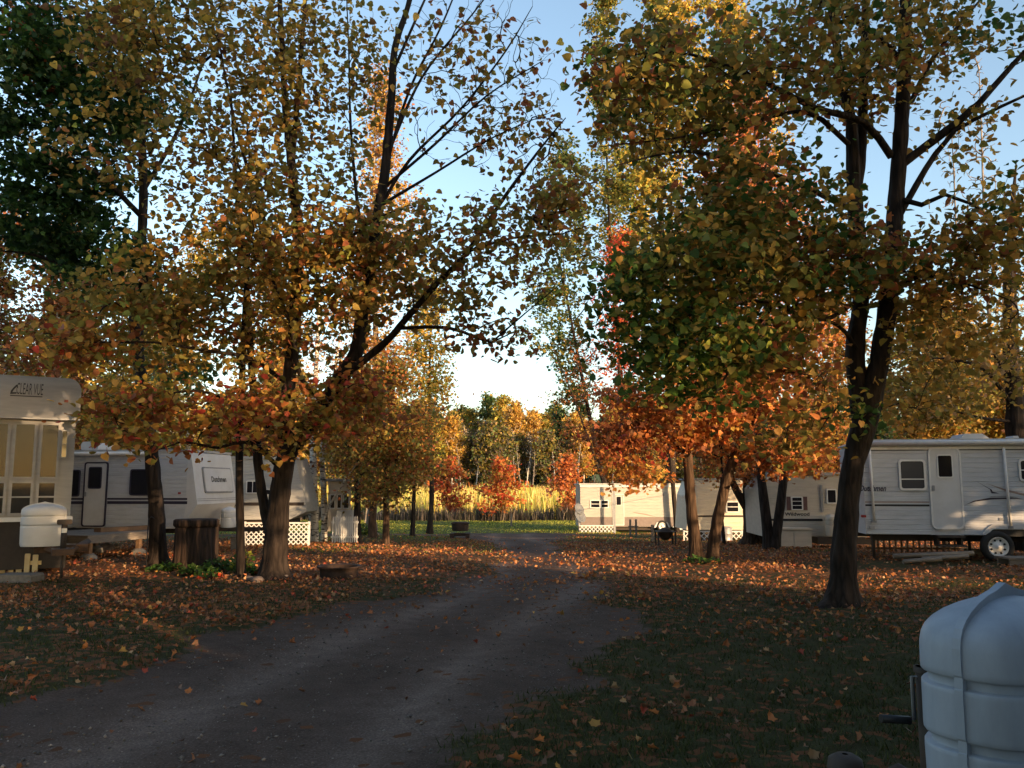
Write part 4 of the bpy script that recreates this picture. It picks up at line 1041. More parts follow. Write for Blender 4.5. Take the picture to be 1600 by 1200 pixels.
def lattice(root, x0, x1, z0, z1, y, m, cell=.11, sw=.03, name='lattice'):
    mb = MB(); h = z1 - z0
    for sg, yy in ((1, y), (-1, y - .008)):
        k = x0 - h
        while k < x1 + h:
            a, b = (k, k + h) if sg > 0 else (k + h, k)
            pa, pb = Vector((a, 0, z0)), Vector((b, 0, z1))
            ta, tb = 0.0, 1.0
            lo, hi = sorted((a, b))
            if hi > x0 + .01 and lo < x1 - .01:
                if a < x0: ta = (x0 - a) / (b - a)
                if a > x1: ta = (x1 - a) / (b - a)
                if b > x1: tb = (x1 - a) / (b - a)
                if b < x0: tb = (x0 - a) / (b - a)
                p, q = pa.lerp(pb, ta), pa.lerp(pb, tb); s = sw * .7
                mb.add([(p.x - s, yy, p.z), (p.x + s, yy, p.z), (q.x + s, yy, q.z), (q.x - s, yy, q.z), (p.x - s, yy + .007, p.z), (p.x + s, yy + .007, p.z), (q.x + s, yy + .007, q.z), (q.x - s, yy + .007, q.z)],
                       [(0, 1, 2, 3), (7, 6, 5, 4), (0, 4, 5, 1), (1, 5, 6, 2), (2, 6, 7, 3), (3, 7, 4, 0)])
            k += cell * 1.414
    o = tag(mb.build(name, m, root), kind='stuff')
    MB().box(x0 - .02, x1 + .02, y - .02, y + .012, z1 + .001, z1 + .05).build('rail', m, root)
    return o
TG = 'travel trailers parked round the campsite'

# 1. the long white trailer on the right
f = Face(1346, 18.9, -10)
t = f.root('travel_trailer', 'long white ribbed travel trailer on the right with an awning rail', 'trailer', TG)
xa, zt = f.q(1346, 689); xb = 7.6; zb = f.q(1400, 835)[1]
out = [(xa, zb), (xb, zb), (xb, zt - .02), (xb - .05, zt), (xa + .1, zt), (xa, zt - .12)]
zc = f.q(1400, 703)[1]
MB().prism(out, 0, 2.4).build('body', WHITE, t)
dx0, dx1, dz0, dz1 = f.rect(1452, 1503, 699, 827)
siding(t, out, zb, zc, WHITE, x1=dx0); siding(t, out, zb, zc, WHITE, x0=dx1)
MB().prism([(xa - .03, zt - .06), (xb + .03, zt - .06), (xb + .03, zt + .03), (xa + .12, zt + .03), (xa - .03, zt - .03)], -.03, 2.43).build('roof', ROOFM, t)
MB().box(xa + .01, xb, -.03, -.001, zc + .005, zc + .05).build('drip_rail', TRIMW, t)
MB().box(xa + .01, xb, -.018, -.003, zc - .018, zc + .004).build('gutter_line', BLACK, t)
MB().tube([(f.q(1358, 694)[0], -.09, zt - .06), (xb, -.09, zt - .06)], .062, 14).build('awning_roll', TRIMW, t)
for px, p0, p1 in ((1361, 700, 813), (1571, 700, 822)):
    x0 = f.q(px - 1.5, 750)[0]; x1 = f.q(px + (4 if px < 1400 else 6), 815)[0]
    a = MB().tube([(x0, -.075, f.q(px, p0)[1]), (x1, -.06, f.q(px, p1)[1])], .03, 6).build('awning_arm', TRIMW, t)
    MB().box(x1 - .05, x1 + .05, -.075, -.014, f.q(px, p1)[1] - .05, f.q(px, p1)[1]).build('arm_foot', GALV, a)
x0, x1, z0, z1 = f.rect(1404, 1446, 718, 766); window(t, x0, x1, z0, z1, .07, hs=[z0 + (z1 - z0) * .36], pm=CURT, fw=.04)
x0, x1, z0, z1 = f.rect(1591, 1634, 717, 752); window(t, x0, x1, z0, z1, .07, hs=[z0 + (z1 - z0) * .5], fw=.04)
x0, x1, z0, z1 = f.rect(1665, 1720, 717, 760); window(t, x0, x1, z0, z1, .07, hs=[z0 + (z1 - z0) * .5], fw=.04)
door(t, dx0, dx1, dz0, dz1, FIBER, TRIMW, f.rect(1465, 1486, 712, 745), r=.13)
for a, b, c, d, m in ((1342, 1452, 783.5, 785.5, TANV), (1342, 1452, 788, 791, BLACK)):
    x0, x1, z0, z1 = f.rect(a, b, c, d); streak(t, [(max(x0, xa + .01), z0), (x1, z0), (x1, z1), (max(x0, xa + .01), z1)], -.015, m)
x0, x1, z0, z1 = f.rect(1342, 1384.5, 758.5, 767.5); text(t, 'Dutchmen', x0, x1, z0, z1, -.018, NAVY, .35, .025)
Q = f.q
streak(t, [Q(1524, 751.5), Q(1549, 765), Q(1550.5, 768), Q(1561, 771), Q(1549, 771), Q(1546, 764.5)], -.016, NAVY, 'swoosh')
streak(t, [Q(1540, 755), Q(1572, 768), Q(1610, 777), Q(1640, 783), Q(1608, 773), Q(1573, 765)][::1], -.0145, TANV, 'swoosh')
streak(t, [Q(1507, 789), Q(1524, 783.5), Q(1548, 780.5), Q(1580, 779.3), Q(1600, 780), Q(1580, 777.4), Q(1546, 777.8), Q(1522, 782)], -.016, NAVY, 'swoosh')
streak(t, [Q(1545, 777), Q(1575, 776.6), Q(1595, 777), Q(1575, 775.3), Q(1548, 775.6)], -.0145, GALV, 'swoosh')
x0, x1, z0, z1 = f.rect(1345, 1353, 804.5, 808.5); MB().prism(rrect(x0, x1, z0, z1, .015), -.03, -.012).build('marker_lamp', REDL, t)
x0, x1, z0, z1 = f.rect(1358, 1366, 822, 826); MB().box(x0, x1, -.05, -.012, z0, z1).build('hook', GALV, t)
MB().box(f.q(1560, 805)[0], f.q(1566, 805)[0], -.03, -.012, f.q(1560, 813)[1], f.q(1560, 809)[1]).build('outlet_cover', GALV, t)
# wheel arch and wheels
ax0, az1 = f.q(1533, 819); wz = f.q(1557, 851)[1]; wr = .335
wx = f.q(1557, 851)[0]
arch = [(ax0 - .02, zb + .01), (ax0 + .1, az1 - .08), (ax0 + .22, az1), (ax0 + 2.25, az1), (ax0 + 2.37, az1 - .08), (ax0 + 2.45, zb + .01), (ax0 + 2.33, zb + .01), (ax0 + 2.26, az1 - .12), (ax0 + 2.18, az1 - .10), (ax0 + .27, az1 - .10), (ax0 + .2, az1 - .12), (ax0 + .1, zb + .01)]
MB().prism(arch, -.05, -.002).build('wheel_arch', FIBER, t)
MB().box(ax0 + .15, ax0 + 2.25, -.017, -.015, zb - .02, az1 - .11).build('wheel_well', BLACK, t)
for k in range(2): wheel(t, wx + k * .86, gz1(*f.o.xy) + wr - f.o.z + .01, wr, -.12, TRIMW)
MB().box(xa + .2, xb, .35, .5, zb - .16, zb - .002).box(xa + .2, xb, 1.9, 2.05, zb - .16, zb - .002).build('chassis', CHASS, t)
s = MB().box(dx0 + .06, dx1 - .06, -.22, .3, zb - .05, zb - .005).box(dx0 + .06, dx1 - .06, -.30, .1, zb - .24, zb - .205).box(dx0 + .08, dx0 + .12, -.1, .2, zb - .22, zb - .04).box(dx1 - .12, dx1 - .08, -.1, .2, zb - .22, zb - .04)
s.build('folding_step', CHASS, t)
for px in (1372, 1525): 
    x0 = f.q(px, 850)[0]; MB().tube([(x0, .4, -.0), (x0, .4, zb)], .035, 8).build('jack_stand', CHASS, t)
v = MB().prism([(f.q(1511, 684)[0], zt + .03), (f.q(1563, 684)[0], zt + .03), (f.q(1549, 684)[0], zt + .17), (f.q(1520, 684)[0], zt + .17)], .5, 1.3); v.build('air_conditioner', FIBER, t)
MB().prism([(f.q(1590, 684)[0], zt + .03), (f.q(1602, 684)[0], zt + .03), (f.q(1600, 684)[0], zt + .1), (f.q(1592, 684)[0], zt + .1)], .3, .7).build('roof_vent', FIBER, t)
# what lies under and round it
pf = Face(1338, 21.6, -5); pr = pf.root('picket_fence', 'low sunlit picket skirting seen through under the long white trailer', 'fence')
for k in range(15):
    x = k * .145 + .33; MB().prism([(x, .02), (x + .045, .02), (x + .045, .42), (x + .022, .46), (x, .42)], 0, .02).build('picket', RAWWOOD, pr)
MB().box(.2, 2.5, .021, .05, .10, .15).box(.2, 2.5, .021, .05, .34, .39).build('rail', RAWWOOD, pr)
for i, (a, b, c, d, ln) in enumerate(((1395, 855, 1520, 849, .14), (1440, 860, 1512, 853, .13), (1410, 862, 1470, 858, .12))):
    p, q_ = at(a, c * 0 + b, 18.1 - i * .15), at(c, d, 18.1 - i * .15)
    p.z = gz1(p.x, p.y) + .05 + .05 * (2 - i); q_.z = p.z + .06
    tag(MB().tube([p, q_], .055, 4).build('board', WOOD), ('longest', 'middle', 'shortest')[i] + ' dark board lying on the grass under the long white trailer', 'board', 'boards under the long white trailer')
p = ground(1528, 872); tag(MB().box(-.15, -.01, -.1, .1, 0, .2).box(.01, .15, -.1, .1, 0, .2).build('wood_block', WOOD, loc=(p.x, p.y + .2, p.z - .01)), 'pair of grey wooden chock blocks beside the trailer wheel', 'block')
p = ground(1600, 885); r_ = tag(empty('wooden_step', p, R(-5)), 'low grey wooden platform at the right edge beside the trailer wheel', 'platform')
for k in range(4): MB().box(-.28, 1.4, k * .15, k * .15 + .14, .13, .165).build('plank', WOOD, r_)
MB().box(-.26, 1.38, .02, .06, -.01, .128).box(-.26, 1.38, .5, .54, -.01, .128).build('joist', WOOD, r_)

# 2. the trailer with black stripes on the left
f = Face(291, 22.4, -7)
t = f.root('travel_trailer', 'white trailer on the left with black stripes, a black rimmed door and a sloping nose', 'trailer', TG)
zt = f.q(291, 705)[1]; zb = f.q(291, 826)[1]; zm = f.q(291, 788)[1]
xl = -6.8
out = [(xl, zb), (-.12, zb), (.3, zm), (.06, zt - .05), (0, zt), (xl, zt)]
MB().prism(out, 0, 2.35).build('body', FIBER, t)
x0d, x1d, z0d, z1d = f.rect(131, 168, 722, 823)
sx1 = f.q(291, 760)[0] - .02
so = [(xl, zb), (-.12, zb), (.0, zm), (.0, zt - .1), (xl, zt - .1)]
siding(t, so, zb + .03, zt - .1, WHITE, x1=x0d); siding(t, so, zb + .03, zt - .1, WHITE, x0=x1d, x1=-.02)
MB().box(xl, .06, -.04, 2.39, zt - .01, zt + .05).build('roof', ROOFM, t)
MB().tube([(xl, -.08, zt - .06), (-1.0, -.08, zt - .06)], .055, 12).build('awning_roll', TRIMW, t)
door(t, x0d, x1d, z0d, z1d, FIBER, NAVY, f.rect(141, 159, 731, 762), r=.07, wf=NAVY)
x0, x1, z0, z1 = f.rect(204, 247, 733, 774); window(t, x0, x1, z0, z1, .06, fm=NAVY, fw=.03)
x0, x1, z0, z1 = f.rect(96, 126, 734, 776); window(t, x0, x1, z0, z1, .06, fm=NAVY, fw=.03)
for (c, d) in ((778, 781), (783, 787.5)):
    for a, b in ((60, 131), (168, 293)):
        x0, x1, z0, z1 = f.rect(a, b, c, d); streak(t, [(x0, z0), (x1, z0), (x1, z1), (x0, z1)], -.014, NAVY)
x0, x1, z0, z1 = f.rect(279, 283, 769, 772); MB().box(x0, x1, -.035, -.012, z0, z1).build('marker_lamp', REDL, t)
# nose: panel with the name, tilted with the raked end
sl = (.3 - .06) / (zt - .05 - zm); 
def nose(y, z): return Vector((.3 - (z - zm) * sl, y, z))
nx = Vector((0, 1, 0)); nz = Vector((-sl, 0, 1)).normalized(); nn = nx.cross(nz)
def nose_M(yc, zc):
    o = nose(yc, zc); M = Matrix.Identity(4)
    for i in range(3): M[i][0], M[i][1], M[i][2], M[i][3] = nx[i], -nn[i], nz[i], o[i]
    return M
zc_ = f.q(300, 750)[1]; NM = nose_M(1.3, zc_)
w = MB().prism(rrect(-.80, .80, -.32, .32, .05), -.05, -.004, M=NM).build('window_cover', FIBER, t)
MB().ring(rrect(-.84, .84, -.36, .36, .06), rrect(-.80, .80, -.32, .32, .05), -.04, -.003, M=NM).build('cover_trim', GALV, w)
text(w, 'Dutchmen', -.44, .44, -.06, .10, -.054, BLACK, 0, .03, M=NM)
NM2 = nose_M(1.18, zm + .10)
for z in (-.02, .03): streak(t, [(-1.15, z), (1.15, z), (1.15, z + .018), (-1.15, z + .018)], -.004, GALV).data.transform(NM2)
MB().box(-1.0, 1.6, .95, 1.05, zb - .12, zb - .02).box(-1.0, 1.6, 1.35, 1.45, zb - .12, zb - .02).box(-5, -.2, .3, .4, zb - .14, zb - .02).build('chassis', CHASS, t)
for k in range(2): wheel(t, -3.2 - k * .84, .33, .33, -.02, TRIMW, False)
MB().box(.75, 1.0, 1.12, 1.32, -.08, .36).build('jack_block', CONC, t)
MB().tube([(.9, 1.2, .35), (.9, 1.2, zb + .1)], .035, 8).build('jack', CHASS, t)
M = Matrix.Translation((.62, 1.2, zb - .02)) @ Matrix.Rotation(R(90), 4, 'Z')
tank_cover(t, M, .28, .17, .56, m=FIBER)
MB().prism(rrect(f.q(97, 705)[0], f.q(125, 705)[0], zt + .05, zt + .32, .1), .8, 1.5).build('air_conditioner', FIBER, t)
MB().lathe([(.16, 0), (.17, .04), (.05, .07), (.01, .07)], 16, (-.9, .5, zt + .05)).build('roof_vent', BLACK, t)

GREYD = mat('dull_grey_aluminium', (.33, .32, .31), (.25, .245, .24), 3, .5, .05, stretch=(.5, 1, 3))
# 3. the tall grey trailer at the left edge
f = Face(112, 15.6, 30)
t = f.root('park_trailer', 'tall grey trailer at the left edge with a bay of tall windows', 'trailer', TG)
zt = f.q(60, 590)[1]; zb = f.q(60, 812)[1]; xl = -2.5
zv = f.q(60, 656)[1]
MB().box(xl, -.02, 0, 9, zb, zt - .25).build('body', GREYD, t)
vis = MB(); K = 8
o2 = [(xl - .05, zv)] + [(.03, zv)] + [(.03 - .22 * (1 - math.cos(R(90 * k / K))), zt - .25 + .25 * math.sin(R(90 * k / K))) for k in range(K + 1)] + [(xl - .05, zt)]
vis.prism(o2, -.16, 9).build('roof_visor', GREYD, t)
MB().box(xl - .05, .035, -.165, -.162, zv, zv + .03).build('visor_edge', GALV, t)
x0, x1, z0, z1 = f.rect(26, 67.5, 600.5, 618); text(t, 'CLEAR VUE', x0, x1, z0, z1, -.163, BLACK, .08, .0)
l0, l1 = f.rect(26, 28.5, 600, 614)[:2]
x0, x1, z0, z1 = f.rect(16, 66, 619.5, 621); streak(t, [(x0, z0), (x1, z0), (x1, z1), (x0, z1)], -.162, BLACK)
streak(t, [f.q(*p) for p in ((16, 617), (17, 612), (22, 606), (26, 602.5), (28, 603), (28.5, 609), (26.5, 605.5), (22, 610), (19.5, 614), (26, 614), (26, 616.5))], -.162, BLACK, 'emblem')
x0, x1, z0, z1 = f.rect(100, 106, 626, 630); MB().box(x0, x1, -.18, -.162, z0, z1).build('marker_lamp', REDL, t)
zs = f.q(60, 750)[1]; z0w = f.q(60, 805)[1]; z1w = f.q(60, 660)[1]
edges = [(-60, -22), (-18, 12), (16, 54), (58, 91)]
for a, b in edges:
    x0, x1 = f.q(a, 740)[0], f.q(b, 740)[0]
    window(t, x0, x1, zs + .012, z1w, .02, fm=GREYD, pm=CLEARG, fw=.045, y=-.012, blind=BLIND)
    window(t, x0, x1, z0w, zs - .012, .02, fm=GREYD, pm=CLEARG, fw=.045, hs=[z0w + (zs - z0w) * .52], y=-.012, blind=BLIND if a < 0 else None)
x0, x1, z0, z1 = f.rect(97, 104, 672, 716); window(t, x0 - .02, x1 + .02, z0, z1, .02, hs=[(z0 + z1) / 2], fm=GREYD, fw=.02)
MB().box(xl - .02, .02, -.05, -.014, zb - .03, zb + .05).build('sill_band', TRIMW, t)
MB().box(xl, -.05, .02, 8.9, .12, zb - .031).build('skirt', mat('dark_skirting', (.045, .036, .03), (.03, .025, .02), 5, .8, .2), t)
# tongue with bottles and jack
jp = at(97, 870, 13.75); jx = (jp - f.o).dot(f.ex); jy = -(jp - f.o).dot(f.n)
zf = .56
mb = MB()
for sx in (-1, 1):
    mb.tube([(jx + sx * .5, .3, zf), (jx + sx * .1, jy - .1, zf)], .065, 4)
mb.box(jx - .4, jx + .4, jy + .55, jy + .65, zf - .06, zf + .06).box(jx - .16, jx + .16, jy - .35, jy + .1, zf - .05, zf + .05)
mb.build('tongue', mat('brown_rusted_tongue', (.10, .055, .03), (.04, .025, .018), 8, .8, .3), t)
j = MB().tube([(jx, jy - .15, .14), (jx, jy - .15, zf)], .022, 8).tube([(jx, jy - .15, zf), (jx, jy - .15, 1.0)], .045, 10).box(jx - .11, jx + .11, jy - .2, jy - .1, .99, 1.07, ch=.015).build('jack', CHASS, t)
MB().box(jx - .04, jx + .04, jy - .21, jy - .197, .86, .93).build('jack_plate', TRIMW, j)
tp = at(68, 820, 14.0); tx = (tp - f.o).dot(f.ex); ty = -(tp - f.o).dot(f.n)
tank_cover(t, Matrix.Translation((tx, ty + .05, .62)) @ Matrix.Rotation(R(-4), 4, 'Z'), .33, .22, .70, m=FIBER)
p = at(92, 0, 14.05); tag(MB().box(-.32, .32, -.2, .2, 0, .15, ch=.03).build('concrete_block', CONC, loc=(p.x, 14.05, gz1(p.x, 14) - .02)), 'grey concrete slab under the trailer jack', 'block')
pf = Face(6, 15.2, 8); pr = pf.root('picket_fence', 'short sunlit yellow picket fence under the tall grey trailer', 'fence')
for k in range(5): 
    x = k * .135; MB().box(x, x + .09, 0, .022, .02, .34 + .02 * (k % 2), ch=.01).build('picket', YELLP, pr)
MB().box(-.05, .68, .023, .045, .16, .23).build('rail', YELLP, pr)

# 4. grey white trailer behind the big left tree
f = Face(482, 27.5, 4)
t = f.root('travel_trailer', 'grey trailer with a dark band standing behind the big left tree', 'trailer', TG)
zt = f.q(420, 716)[1]; zb = f.q(420, 812)[1]; xl = f.q(325, 760)[0]
out = [(xl, zb), (f.q(452, 812)[0], zb), (f.q(478, 800)[0], f.q(470, 800)[1]), (f.q(478, 785)[0], f.q(470, 785)[1]), (f.q(461, 716)[0], zt), (xl, zt)]
MB().prism(out, 0, 2.4).build('body', GREYW, t); siding(t, out, zb, zt - .06, GREYW, pitch=.12)
MB().prism([(xl - .05, zt - .02), (f.q(462, 716)[0], zt - .02), (f.q(460, 716)[0], zt + .06), (xl - .05, zt + .06)], -.06, 2.45).build('roof', ROOFM, t)
x0, x1, z0, z1 = f.rect(385, 405, 751, 771); window(t, x0, x1, z0, z1, .03, vs=[(x0 + x1) / 2], fw=.03)
x0, x1, z0, z1 = f.rect(414, 423, 764, 774); window(t, x0, x1, z0, z1, .03, fw=.03)
x0, x1, z0, z1 = f.rect(325, 475, 785, 790); streak(t, [(x0, z0), (x1, z0), (x1, z1), (x0, z1)], -.02, CHASS)
MB().box(xl, f.q(450, 815)[0], .2, 2.2, zb - .25, zb - .004).build('chassis', CHASS, t)
lf = Face(383, 26.6, 3); l = lf.root('lattice_fence', 'white diagonal lattice screen between the big left tree and the birch', 'fence')
x1, z0 = lf.q(482, 843); z1 = lf.q(440, 816)[1]; lattice(l, 0, x1, .03, z1 - .05, 0, TRIMW)
for x in (0, x1 / 2, x1): MB().box(x - .035, x + .035, .015, .07, 0, z1 + .02).build('post', TRIMW, l)
# sun room with white windows
f = Face(512, 30.5, 12)
t = f.root('sun_porch', 'small cream sun porch with white framed windows behind the birch', 'porch')
zt = f.q(530, 752)[1]; zb = f.q(530, 830)[1]; x1 = f.q(548, 790)[0]
MB().box(0, x1, 0, 2.5, max(zb, 0), zt).build('body', CREAM, t)
MB().box(-.1, x1 + .1, -.12, 2.6, zt + .002, zt + .1).build('roof', ROOFM, t)
for a, b in ((515, 524), (526, 534), (536, 546)):
    x0, x1_, z0, z1 = f.rect(a, b, 772, 795); window(t, x0, x1_, z0, z1, .02, fw=.035)
MB().box(x1 - .5, x1 + .35, -.3, -.02, .3, f.q(540, 797)[1]).build('counter', FIBER, t)
# white picket fence
f = Face(520, 29.0, 8); t = f.root('picket_fence', 'white picket fence beside the sun porch', 'fence')
x1, zz = f.q(557, 806); npk = 12
for k in range(npk):
    x = x1 * k / (npk - 1); MB().prism([(x, .05), (x + .05, .05), (x + .05, zz - .05), (x + .025, zz), (x, zz - .05)], 0, .02).build('picket', TRIMW, t)
MB().box(-.05, x1 + .08, .021, .05, .2, .27).box(-.05, x1 + .08, .021, .05, zz - .25, zz - .18).build('rail', TRIMW, t)

IVORY = mat('ivory_aluminium', (.42, .40, .36), (.34, .325, .295), 3, .5, .05, stretch=(.6, 1, 3))
# 5. small white trailer in the middle
D5 = ground(930, 832).y
f = Face(907, D5, 2)
t = f.root('travel_trailer', 'small sunlit white trailer in the middle with a grey lower band and lattice skirt', 'trailer', TG)
zt = f.q(940, 758)[1]; zb = f.q(940, 823)[1]; x1 = f.q(1072, 790)[0]
out = [(0, zb), (x1, zb), (x1, zt - .1), (x1 - .1, zt), (0, zt)]
MB().prism(out, 0, 2.4).build('body', IVORY, t)
zl = f.q(940, 808)[1]
siding(t, out, zl, zt - .12, IVORY, pitch=.16)
MB().box(-.05, x1 + .03, -.07, 2.5, zt + .002, zt + .1).build('roof', ROOFM, t)
MB().box(-.02, x1, -.06, -.005, zt - .11, zt - .002).build('roof_fascia', FIBER, t)
MB().box(0, x1, -.012, -.002, zb + .01, zl - .002).build('lower_band', mat('grey_brown_band', (.20, .16, .15), (.15, .12, .11), 6, .6, 0), t)
x0, x1_, z0, z1 = f.rect(922, 938, 781, 794); window(t, x0, x1_, z0, z1, .03, hs=[(z0 + z1) / 2], fw=.05)
x0, x1_, z0, z1 = f.rect(938.5, 951, 781, 794); window(t, x0, x1_, z0, z1, .03, hs=[(z0 + z1) / 2], fw=.05)
dx0, dx1, dz0, dz1 = f.rect(957, 975, 772, 821); door(t, dx0, dx1, dz0, dz1, IVORY, TRIMW, f.rect(963, 970, 776, 789), r=.04)
MB().box(f.q(944, 0)[0], f.q(947, 0)[0], -.7, -.6, -.1, zt).build('awning_post', GALV, t)
streak(t, [f.q(*p) for p in ((987, 799.5), (1010, 803), (1025, 807.5), (1010, 805), (992, 801.5))], -.018, TANV, 'swoosh')
for px in (1008, 1035):
    x = f.q(px, 0)[0]; wheel(t, x + .35, .32, .32, -.06, TRIMW, False)
    MB().prism([(x - .12, zb - .05), (x + .05, zb + .24), (x + .65, zb + .24), (x + .82, zb - .05), (x + .72, zb - .05), (x + .6, zb + .16), (x + .1, zb + .16), (x - .02, zb - .05)], -.05, -.014).build('wheel_arch', FIBER, t)
MB().box(.5, x1, .3, 2.1, zb - .2, zb - .003).build('chassis', CHASS, t)
lf = Face(905, D5 - 1.0, 2); l = lf.root('lattice_fence', 'white lattice skirt at the left end of the small white trailer', 'fence')
x1, z1 = lf.q(958, 822); lattice(l, 0, x1, .03, z1, 0, TRIMW, cell=.15, sw=.035)
MB().box(0, x1, .03, .07, z1 - .1, z1 + .04).build('post', WOOD, l)
for k, (px, py, r, lb) in enumerate(((904, 796, .33, 'upper grey satellite dish beside the small white trailer'), (905.5, 807, .38, 'lower grey satellite dish beside the small white trailer'))):
    c = at(px, py, D5 - .6 - .2 * k); d = tag(empty('satellite_dish', (c.x, c.y, gz1(c.x, c.y))), lb, 'dish', 'grey satellite dishes')
    M = Matrix.Translation((0, 0, c.z - d.location.z)) @ Matrix.Rotation(R(40), 4, 'Z') @ Matrix.Rotation(R(65), 4, 'X')
    MB().lathe([(.01, .0), (r * .5, .02), (r, .09), (r * 1.02, .085), (r * .5, -.0), (.01, -.02)], 20, M=M).build('dish', mat('grey_dish', (.13, .14, .155), (.10, .11, .12), 8, .5, 0), d)
    MB().tube([(0, .1, 0), (0, .1, c.z - d.location.z - .1)], .03, 8).build('pole', GALV, d)
    MB().tube([M @ Vector((0, -r * .9, .05)), M @ Vector((0, -.1, .38))], .012, 6).build('feed_arm', GALV, d)

# 6. cream trailer between the trunks
D6 = ground(1110, 843).y
f = Face(1072, D6, 0)
t = f.root('travel_trailer', 'cream trailer half hidden behind the orange maple stems', 'trailer', TG)
zt = f.q(1100, 750)[1]; zb = f.q(1100, 828)[1]; x1 = f.q(1192, 790)[0]
out = [(0, zb), (x1, zb), (x1, zt - .3), (x1 - .3, zt), (.35, zt), (.12, zt - .6)]
MB().prism(out, 0, 2.4).build('body', CREAM, t); siding(t, out, zb, zt - .05, CREAM, pitch=.14)
MB().box(.2, x1 - .2, -.04, 2.44, zt + .002, zt + .07).build('roof', ROOFM, t)
x0, x1_, z0, z1 = f.rect(1134, 1155, 783, 801); window(t, x0, x1_, z0, z1, .03, hs=[(z0 + z1) / 2], fw=.05)
x0, x1_, z0, z1 = f.rect(1072, 1192, 805, 808); streak(t, [(x0 + .1, z0), (x1_, z0), (x1_, z1), (x0 + .1, z1)], -.02, CHASS)
MB().box(.3, x1, .3, 2.1, zb - .3, zb - .003).build('chassis', CHASS, t)
lf = Face(1068, D6 - .5, 0); l = lf.root('lattice_fence', 'white lattice skirt under the cream trailer', 'fence')
x1, z1 = lf.q(1160, 829); lattice(l, 0, x1, .02, z1 - .06, 0, TRIMW, cell=.15, sw=.035)
for x in (0, x1): MB().box(x - .03, x + .03, .012, .07, 0, z1).build('post', TRIMW, l)
p = ground(1133, 845); b = tag(empty('steel_drum', p), 'pale metal drum standing between the maple stems', 'drum')
hh = at(1133, 823, p.y).z - p.z; rr = 11 * p.y / FOC
MB().lathe([(.01, 0), (rr, 0), (rr * 1.03, .02), (rr, .04), (rr, hh * .5), (rr * 1.03, hh * .52), (rr, hh * .55), (rr, hh * .9), (rr * .85, hh), (.01, hh * 1.02)], 24).build('shell', GALV, b)
MB().lathe([(rr * 1.02, hh * .9), (rr * 1.05, hh * .92), (rr * 1.02, hh * .94)], 24).build('lid_band', GALV, b)

# 7. beige trailer with its name in black
D7 = ground(1240, 856).y
f = Face(1190, D7, -4)
t = f.root('travel_trailer', 'beige ribbed trailer with a shuttered window behind the dark forked trunks', 'trailer', TG)
zt = f.q(1240, 743)[1]; zb = f.q(1240, 838)[1]; x1 = f.q(1352, 790)[0]
out = [(0, zb), (x1, zb), (x1, zt - .35), (x1 - .35, zt), (.25, zt), (0, zt - .4)]
MB().prism(out, 0, 2.4).build('body', BEIGE, t); siding(t, out, zb + .02, zt - .08, BEIGE, pitch=.11)
MB().box(.2, x1 - .3, -.05, 2.45, zt + .002, zt + .09).build('roof', ROOFM, t)
x0, x1_, z0, z1 = f.rect(1236, 1254, 776, 797); w_ = (x1_ - x0) * .33
window(t, x0, x1_, z0, z1, .03, hs=[z0 + (z1 - z0) * .35, z0 + (z1 - z0) * .66], fw=.03)
for a in (x0 - w_ - .02, x1_ + .02): MB().box(a, a + w_, -.035, -.016, z0, z1).build('shutter', mat('maroon_shutter', (.12, .06, .06), (.08, .04, .04), 9, .7, 0), t)
x0, x1_, z0, z1 = f.rect(1291, 1307, 764, 787); window(t, x0, x1_, z0, z1, .03, fw=.035)
x0, x1_, z0, z1 = f.rect(1226, 1264.5, 800.5, 806); text(t, 'Wildwood', x0, x1_, z0, z1, -.02, BLACK, 0, .02)
x0, x1_, z0, z1 = f.rect(1200, 1285, 810.5, 814); streak(t, [(x0, z0), (x1_, z0), (x1_, z1), (x0, z1)], -.02, BLACK)
mb = MB()
x0, x1_, z0, z1 = f.rect(1282, 1285.5, 758, 800); mb.box(x0, x1_, -.05, -.016, z0, z1)
mb.build('downpipe', GALV, t)
x0, x1_, z0, z1 = f.rect(1287, 1302, 805, 836); tank_cover(t, Matrix.Translation(((x0 + x1_) / 2, -.3, z0)), (x1_ - x0) / 2 + .03, .2, z1 - z0 + .05, m=CREAM)
MB().box(x1_ * .0 + f.q(1272, 840)[0], x1, -.4, 2.2, .12, zb - .003).build('chassis', CHASS, t)
f2 = Face(1216, D7 - .8, -4); c = f2.root('storage_cabinet', 'low beige two door storage cabinet against the beige trailer', 'cabinet')
x1, z1 = f2.q(1268, 828); x0 = f2.q(1212, 828)[0]
MB().box(x0, x1, .02, .6, 0, z1).build('carcass', BEIGE, c)
xm = (x0 + x1) / 2
for a, b in ((x0 + .01, xm - .008), (xm + .008, x1 - .01)):
    dd = MB().box(a, b, -.012, .018, .03, z1 - .04, ch=.01).build('door', BEIGE, c)
MB().box(x0 - .03, x1 + .03, -.03, .62, z1 + .002, z1 + .045, ch=.01).build('lid', CREAM, c)

